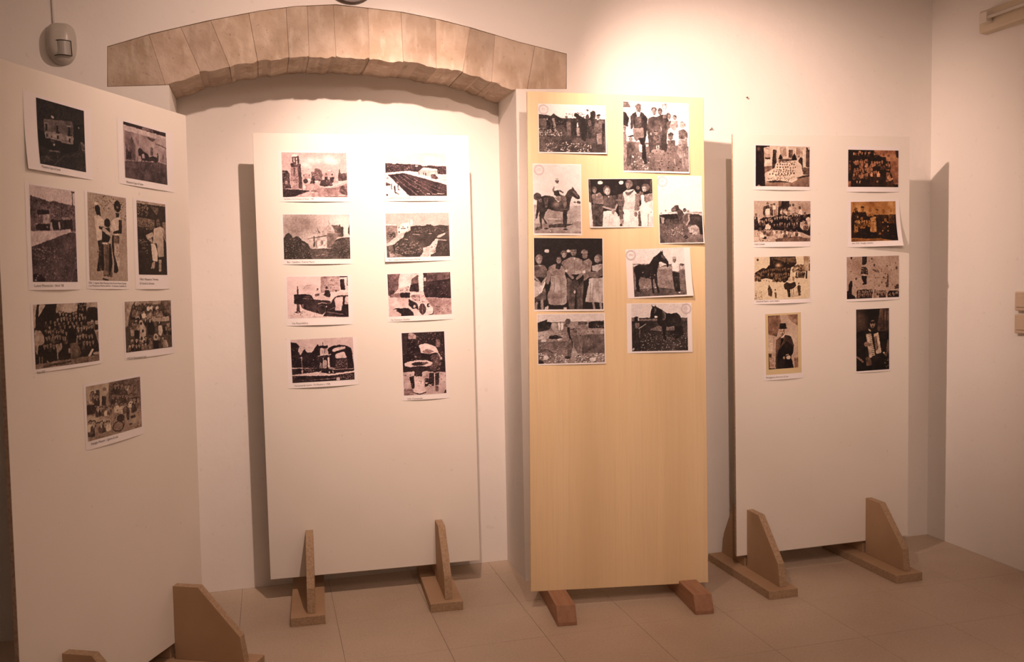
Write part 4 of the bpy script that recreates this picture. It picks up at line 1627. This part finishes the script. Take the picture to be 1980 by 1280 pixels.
def paint(cmds, nx, ny, seed):
    """rasterise the brush strokes of one black and white print (grey 0..1)"""
    S = 2; Wd, Ht = nx*S, ny*S; kx, ky = Wd/1000., Ht/1000.
    im = np.full((Ht, Wd), .5); rg = np.random.default_rng(seed)
    def fill(r, g, vary=.0):
        if not r: return
        if vary:
            n = int(r[1].sum())
            if n > 90:
                cell = max(3., math.sqrt(n)/3.2); dx, dy = rg.uniform(-1, 1), rg.uniform(-.6, 1)
                X, Y = r[2]-r[2].min(), r[3]-r[3].min(); w_, h_ = X.max()+1, Y.max()+1
                sh = (vn(cell, X, Y)-.5)*.9 + (vn(cell*.4, X, Y)-.5)*.6 + dx*(X/w_-.5)*.5 + dy*(.5-Y/h_)*.3
                g = np.clip(g + sh*vary*(.35+.9*g*(1.25-g)), 0, 1)[r[1]]
        im[r[0]][r[1]] = g
    def ell(g, cx, cy, rx, ry, vary=0):
        fill(poly_mask([(cx+rx*math.cos(t), cy+ry*math.sin(t)) for t in np.linspace(0, 2*math.pi, 17)[:-1]], Wd, Ht), min(max(g, 0), 1), vary)
    def vn(cell, X, Y):
        X = X-X.min(); Y = Y-Y.min()
        gx, gy = X/cell, Y/cell; ix, iy = gx.astype(int), gy.astype(int); fx, fy = gx-ix, gy-iy
        fx, fy = fx*fx*(3-2*fx), fy*fy*(3-2*fy)
        T = rg.random((iy.max()+2, ix.max()+2)); a = T[iy,ix]*(1-fx)+T[iy,ix+1]*fx; b = T[iy+1,ix]*(1-fx)+T[iy+1,ix+1]*fx
        return a*(1-fy)+b*fy
    def face(g, cx, cy, rx, ry):
        ell(g*.80, cx, cy, rx, ry); ell(g*1.05, cx-rx*.18, cy+ry*.05, rx*.74, ry*.86)
        for sx in (-.42, .36): ell(g*.28, cx+rx*sx, cy-ry*.14, rx*.24, ry*.11)
        ell(g*.62, cx+rx*.12, cy+ry*.16, rx*.12, ry*.2); ell(g*.38, cx-rx*.02, cy+ry*.5, rx*.34, ry*.09); ell(g*.5, cx+rx*.1, cy+ry*.92, rx*.5, ry*.12)
    for ln in cmds.split('\n'):
        t = ln.split(); op = t[0]; a = [float(v) for v in t[1:]]; g = a[0]/99.
        pts = lambda s: [(a[j]*kx, a[j+1]*ky) for j in range(s, len(a), 2)]
        if op == 'B': im[:] = g
        elif op == 'P': fill(poly_mask(chaikin(pts(1)), Wd, Ht), g, .34)
        elif op == 'E':
            cx, cy, rx, ry = a[1]*kx, a[2]*ky, a[3]*kx, a[4]*ky
            if .34 < g < .84 and rx > 3.2 and 1.08 < ry/rx < 2.1: face(g, cx, cy, rx, ry)
            else: ell(g, cx, cy, rx, ry, .2)
        elif op == 'Q':
            Y, X = np.mgrid[0:Ht, 0:Wd]; d = ((X-a[1]*kx)/(a[3]*kx))**2 + ((Y-a[2]*ky)/(a[4]*ky))**2
            w_ = np.exp(-1.2*d); im[:] = im*(1-w_) + g*w_
        elif op == 'O':
            Y, X = np.mgrid[0:Ht, 0:Wd]; d = np.sqrt(((X-a[2]*kx)/(a[4]*kx))**2 + ((Y-a[3]*ky)/(a[5]*ky))**2)
            im[np.abs(d-1)*min(a[4]*kx, a[5]*ky) < a[1]*kx*.5] = g
        elif op == 'L':
            P = pts(2); hw = a[1]*kx*.5
            for (ax, ay), (bx, by) in zip(P, P[1:]):
                d = math.hypot(bx-ax, by-ay) or 1; nx_, ny_ = -(by-ay)/d*hw, (bx-ax)/d*hw
                fill(poly_mask([(ax+nx_,ay+ny_),(bx+nx_,by+ny_),(bx-nx_,by-ny_),(ax-nx_,ay-ny_)], Wd, Ht), g)
            for (ax, ay) in P[1:-1] if hw < 4 else P: ell(g, ax, ay, hw, hw)
        elif op == 'N':
            r = poly_mask(pts(2) or [(0,0),(Wd,0),(Wd,Ht),(0,Ht)], Wd, Ht)
            if r:
                nz = vn(max(a[1]*1.2, 1.5), r[2], r[3])-.5
                im[r[0]][r[1]] += (nz*a[0]/50.)[r[1]]
        elif op == 'S':
            r = poly_mask(pts(3), Wd, Ht)
            if not r: continue
            ys, xs = np.nonzero(r[1])
            if not len(ys): continue
            for q in rg.integers(0, len(ys), int(a[1]*1.9)):
                s_ = a[2]*kx*rg.uniform(.22, .72); v_ = g+rg.uniform(-.24, .14) if g > .4 else g+rg.uniform(-.1, .2)
                x_, y_ = xs[q]+r[0][1].start, ys[q]+r[0][0].start
                if g > .4: ell(v_*.35, x_+s_*.3, y_+s_*.55, s_*1.2, s_*.6)
                P = [(x_+s_*math.cos(t_)*rg.uniform(.7, 1.7), y_+s_*math.sin(t_)*rg.uniform(.5, 1.0)) for t_ in np.linspace(0, 2*math.pi, 8)[:-1]]
                fill(poly_mask(P, Wd, Ht), min(1, max(0, v_)))
        elif op == 'D':
            n = int(a[1])
            for q in range(n):
                u = (q+.5)/n; x_ = (a[2]+(a[4]-a[2])*u)*kx+rg.normal(0,1.2); y_ = (a[3]+(a[5]-a[3])*u)*ky+rg.normal(0,1.8); rx, ry = a[6]*kx*rg.uniform(.8,1.15), a[7]*ky*rg.uniform(.8,1.15)
                ell(g*rg.uniform(.5,1.3), x_, y_, rx, ry); ell(min(1, g+.32), x_+rx*.1, y_+ry*.35, rx*.62, ry*.55)
        elif op == 'C':
            n = int(a[0])
            for q in range(n):
                u = (q+.5)/n; cx = (a[1]+(a[3]-a[1])*u)*kx+rg.normal(0,1.4); cy = (a[2]+(a[4]-a[2])*u)*ky+rg.normal(0,2.4)
                k_ = rg.uniform(.85, 1.12); rx, ry = a[5]*kx*k_, a[6]*ky*k_; gf, gb = min(1, (a[7]+14)/99.*rg.uniform(.8,1.2)), min(1, a[8]/99.*rg.choice([.4, .7, 1.0, 1.6, 2.6]))
                fill(poly_mask(chaikin([(cx-rx*.6,cy+ry*.8),(cx+rx*.6,cy+ry*.8),(cx+rx*1.5,cy+ry*1.7),(cx+rx*1.35,cy+ry*4.4),(cx-rx*1.35,cy+ry*4.4),(cx-rx*1.5,cy+ry*1.7)]), Wd, Ht), gb, .5)
                if gb < .35: fill(poly_mask([(cx-rx*.4,cy+ry),(cx+rx*.4,cy+ry),(cx,cy+ry*2.4)], Wd, Ht), min(1, gf*1.2))
                ell(.09, cx, cy-ry*.3, rx*1.02, ry*.9); ell(gf, cx+rx*rg.uniform(-.15,.15), cy+ry*.12, rx*.78, ry*.8); ell(gf*.45, cx, cy+ry*.02, rx*.6, ry*.13); ell(gf*.6, cx, cy+ry*.55, rx*.3, ry*.1)
    Y, X = np.mgrid[0:Ht, 0:Wd].astype(float)
    wx = (vn(5., X, Y)-.5)*2.2 + (vn(13., X, Y)-.5)*2.0; wy = (vn(5., X, Y)-.5)*2.2 + (vn(13., X, Y)-.5)*2.0
    im = im[np.clip(Y+wy, 0, Ht-1).astype(int), np.clip(X+wx, 0, Wd-1).astype(int)]
    tex = (vn(3., X, Y)-.5)*.06 + (vn(6., X, Y)-.5)*.13 + (vn(16., X, Y)-.5)*.12 + (vn(45., X, Y)-.5)*.10
    im = im + tex*(.30+1.5*np.clip(im, 0, 1)*(1-np.clip(im, 0, 1)))
    im = np.clip(im, 0, 1)
    p = np.pad(im, 1, mode='edge'); bl = (p[:-2,1:-1]+p[2:,1:-1]+p[1:-1,:-2]+p[1:-1,2:]+2*im)/6.
    im = np.clip(bl.reshape(ny, S, nx, S).mean((1, 3)), 0, 1)
    p = np.pad(im, 2, mode='edge'); b2 = sum(p[i:i+ny, j:j+nx] for i in range(5) for j in range(5))/25.
    im = np.clip(im + .38*(im-b2), 0, 1)
    return im
def duo(im, tone):
    d, m_, l = [np.array(c) for c in TONES[tone]]
    v = im[..., None]
    return np.where(v < .5, d+(m_-d)*(v/.5)**2.0, m_+(l-m_)*(np.maximum(v-.5, 0)/.5)**1.15)
def font_mesh(txt):
    c = bpy.data.curves.new('caption', 'FONT'); c.body = txt; c.size = 1.0; c.resolution_u = 2
    o = bpy.data.objects.new('caption', c); COL.objects.link(o)
    bpy.context.view_layer.update()
    me = bpy.data.meshes.new_from_object(o.evaluated_get(bpy.context.evaluated_depsgraph_get()))
    bpy.data.objects.remove(o); bpy.data.curves.remove(c)
    return me
for q, e in enumerate(PRINTS):
    w, h = e['s']; l0, l1, l2 = e['lift']
    def surf(x, y, off, w=w, h=h, l0=l0, l1=l1, l2=l2):
        u = np.clip(np.asarray(x)/w+.5, 0, 1); v = np.clip(np.asarray(y)/h+.5, 0, 1); d = (1-v)
        return .0006 + off + l0*np.sin(np.pi*u)*d**4 + l1*(1-u)**2*d**2.5 + l2*u**2*d**2.2
    Mp = FR[e['p']] @ Matrix.Translation((e['c'][0], e['c'][1], 0)) @ Matrix.Rotation(e['a'], 4, 'Z')
    root = empty('photo_print', Mp)
    tag(root, e['label'], 'photograph', 'photo prints on the display boards')
    def sheet(name, r, nx, ny, off, m, cols=None):
        X, Y = np.meshgrid(np.linspace(r[0], r[2], nx), np.linspace(r[3], r[1], ny)); Z = surf(X, Y, off)
        V = np.stack([X, Y, Z], -1).reshape(-1, 3)
        I = np.arange(nx*ny).reshape(ny, nx); Fc = np.stack([I[1:,:-1], I[1:,1:], I[:-1,1:], I[:-1,:-1]], -1).reshape(-1, 4)
        me = bpy.data.meshes.new(name); me.vertices.add(len(V)); me.vertices.foreach_set('co', V.ravel())
        me.loops.add(Fc.size); me.loops.foreach_set('vertex_index', Fc.ravel().astype(np.int32)); me.polygons.add(len(Fc))
        me.polygons.foreach_set('loop_start', (np.arange(len(Fc))*4).astype(np.int32)); me.update(calc_edges=True)
        me.polygons.foreach_set('use_smooth', np.ones(len(Fc), bool))
        if cols is not None:
            at = me.color_attributes.new('tone', 'FLOAT_COLOR', 'POINT')
            at.data.foreach_set('color', np.concatenate([cols.reshape(-1, 3), np.ones((nx*ny, 1))], 1).astype(np.float32).ravel())
        return link(name, me, root, m)
    sheet('paper', (-w/2, -h/2, w/2, h/2), 15, 15, 0, MPA)
    if 'mount' in e: sheet('mount', e['mount'], 9, 9, .0003, MMT)
    r = e['r']; nx = int((r[2]-r[0])/STEP); ny = int((r[3]-r[1])/STEP)
    sheet('picture', r, nx, ny, .0006, MPIC, duo(paint(DRAW[e['k']], nx, ny, q+3), e['tone']))
    for txt, cx, cy, cw in e['caps']:
        me = font_mesh(txt)
        co = np.zeros(len(me.vertices)*3); me.vertices.foreach_get('co', co); co = co.reshape(-1, 3)
        x0, x1 = co[:,0].min(), co[:,0].max(); ht = co[:,1].max()
        kx = cw/(x1-x0); ky = .0078/max(ht, .5) if cw < .16 else .0066/max(ht, .5)
        X = (co[:,0]-x0)*kx + cx; Y = co[:,1]*ky + cy - .001
        V = np.stack([X, Y, surf(X, Y, .0006)], -1); me.vertices.foreach_set('co', V.ravel()); me.update(); me.materials.clear()
        link('caption', me, root, MINK)
    if 'stamp' in e:
        sx, sy, sr = e['stamp']; bm = bmesh.new(); n_ = 40
        for ra, rb in ((sr*.90, sr), (sr*.74, sr*.80)):
            ring = [[bm.verts.new((sx+rr*math.cos(t), sy+rr*math.sin(t), float(surf(sx+rr*math.cos(t), sy+rr*math.sin(t), .001)))) for t in (2*math.pi*i/n_ for i in range(n_))] for rr in (ra, rb)]
            for i in range(n_): bm.faces.new((ring[0][i], ring[1][i], ring[1][(i+1)%n_], ring[0][(i+1)%n_]))
        for yy_, hw, th in ((.22, .34, .035), (-.05, .46, .03)):
            v_ = [bm.verts.new((sx+sr*a_, sy+sr*(yy_+b_), float(surf(sx+sr*a_, sy+sr*yy_, .001)))) for a_, b_ in ((-hw,-th),(hw,-th),(hw,th),(-hw,th))]; bm.faces.new(v_)
        obj('stamp', bm, MSTAMP, root)
# ------------------------------------------------------------------ wall fittings
# motion detector with its cable
det = empty('motion_detector', Matrix.Translation((-.758, 0, 2.33))); tag(det, 'grey rounded motion detector mounted high on wall above the leftmost board', 'detector')
def shell(x0, x1, z0, z1, d0, n=22, top=.22, bot=.5):
    """rounded lozenge against the wall: superellipse outline swept into a domed front"""
    bm = bmesh.new(); cx, cz, hx, hz = (x0+x1)/2, (z0+z1)/2, (x1-x0)/2, (z1-z0)/2; rings = []
    for k in range(8):
        u = k/7*math.pi/2; sc = math.cos(u)**.55 if k < 7 else .02; dp = -d0*math.sin(u)**1.1
        R = []
        for i in range(n*2):
            t = 2*math.pi*i/(n*2); c, s = math.cos(t), math.sin(t)
            ex = .62 if s > 0 else .9
            R.append(bm.verts.new((cx+hx*sc*math.copysign(abs(c)**ex, c), dp, cz+hz*sc*math.copysign(abs(s)**ex, s))))
        rings.append(R)
    for a, b in zip(rings, rings[1:]):
        for i in range(n*2): bm.faces.new((a[i], a[(i+1)%(n*2)], b[(i+1)%(n*2)], b[i]))
    bm.faces.new(rings[-1])
    return bm
obj('housing', shell(-.056, .054, .012, .180, .060), MPLS, det, smooth=True)
bm = bmesh.new(); n_ = 8
for z0, z1 in ((.044, .098),):
    A = []; B = []
    for i in range(n_+1):
        x_ = -.020+.062*i/n_; y_ = -.0655 + .016*((x_-.011)/.031)**2
        A.append(bm.verts.new((x_, y_+.003, z0))); B.append(bm.verts.new((x_, y_, z1)))
    for i in range(n_): bm.faces.new((A[i], A[i+1], B[i+1], B[i]))
    r_ = bmesh.ops.extrude_face_region(bm, geom=list(bm.faces)); bmesh.ops.translate(bm, verts=[v for v in r_['geom'] if isinstance(v, bmesh.types.BMVert)], vec=(0, .02, 0))
obj('lens', bm, MLENS, det)
for z0 in (.042, .099):
    bm = bmesh.new()
    P = [(-.020+.062*i/6, -.0668 + .016*((-.031+.062*i/6)/.031)**2 + (.003 if z0 < .06 else 0), z0) for i in range(7)]
    if z0 > .06: P.append((.043, -.0475, .042))
    for a_, b_ in zip(P, P[1:]): cyl(bm, a_, b_, .0016, 6)
    obj('seam', bm, MDK, det)
bm = bmesh.new(); cyl(bm, (-.027, -.004, .175), (-.032, -.004, H-2.33), .0042, 8); obj('cable', bm, MW, det, smooth=True)
# round dark fitting above the arch
lampo = empty('wall_fitting', Matrix.Translation((.4, 0, 2.776))); tag(lampo, 'round black wall fitting above the arch, cut by the top edge', 'fitting')
bm = bmesh.new(); cyl(bm, (0, 0, 0), (0, -.03, 0), .118, 40); obj('rim', bm, MRIM, lampo, bevel=.006, seg=2)
bm = bmesh.new(); cyl(bm, (0, -.03, 0), (0, -.055, 0), .096, 40); obj('cap', bm, MBK, lampo, bevel=.01, seg=3)
# fluorescent batten on the right wall (unlit)
fx = empty('tube_light', Matrix.Translation((XR, -.375, 2.582))); tag(fx, 'unlit beige fluorescent batten light high on the right hand wall', 'light fixture')
bm = bmesh.new(); prism(bm, [(0, 0), (-.044, .003), (-.050, .010), (-.050, .100), (-.044, .108), (0, .112)], 'y', 0, -1.3)
obj('housing', bm, MBEI, fx, bevel=.002)
bm = bmesh.new(); cyl(bm, (-.075, -.06, .060), (-.075, -1.25, .060), .009, 16); obj('tube', bm, MTUBE, fx, smooth=True)
for y_ in (-.062, -1.262):
    bm = bmesh.new(); box(bm, -.088, y_-.022, .036, -.0495, y_+.022, .086); obj('lamp_holder', bm, MTUBE, fx, bevel=.004)
# two switch boxes at the right edge
for k, (z_, lb) in enumerate(((1.245, 'upper of two beige switch boxes at right edge of right wall'), (1.138, 'lower of two beige switch boxes at right edge of right wall'))):
    sw = empty('switch_box', Matrix.Translation((XR, -.635, z_))); tag(sw, lb, 'switch', 'switch boxes on the right wall')
    bm = bmesh.new(); box(bm, -.028, -.045, 0, 0, .045, .09); obj('box', bm, MSOC, sw, bevel=.006, seg=3)
    bm = bmesh.new(); box(bm, -.034, -.030, .018, -.027, .030, .072); obj('plate', bm, MSOC, sw, bevel=.002)
# nails
for (x_, z_, a_, lb) in ((2.335, 2.3196, (0,-.009,-.003), 'small rusty nail alone in the bright wall above the rightmost board'), (2.1316, 2.152, (.007,-.010,.009), 'tilted dark nail in the wall just right of the plywood board')):
    bm = bmesh.new(); cyl(bm, (0,0.002,0), a_, .0020, 8)
    p_ = Vector(a_); cyl(bm, p_, p_*1.15, .0042, 10)
    o = obj('nail', bm, MNAIL); o.location = (x_, 0, z_); tag(o, lb, 'nail')
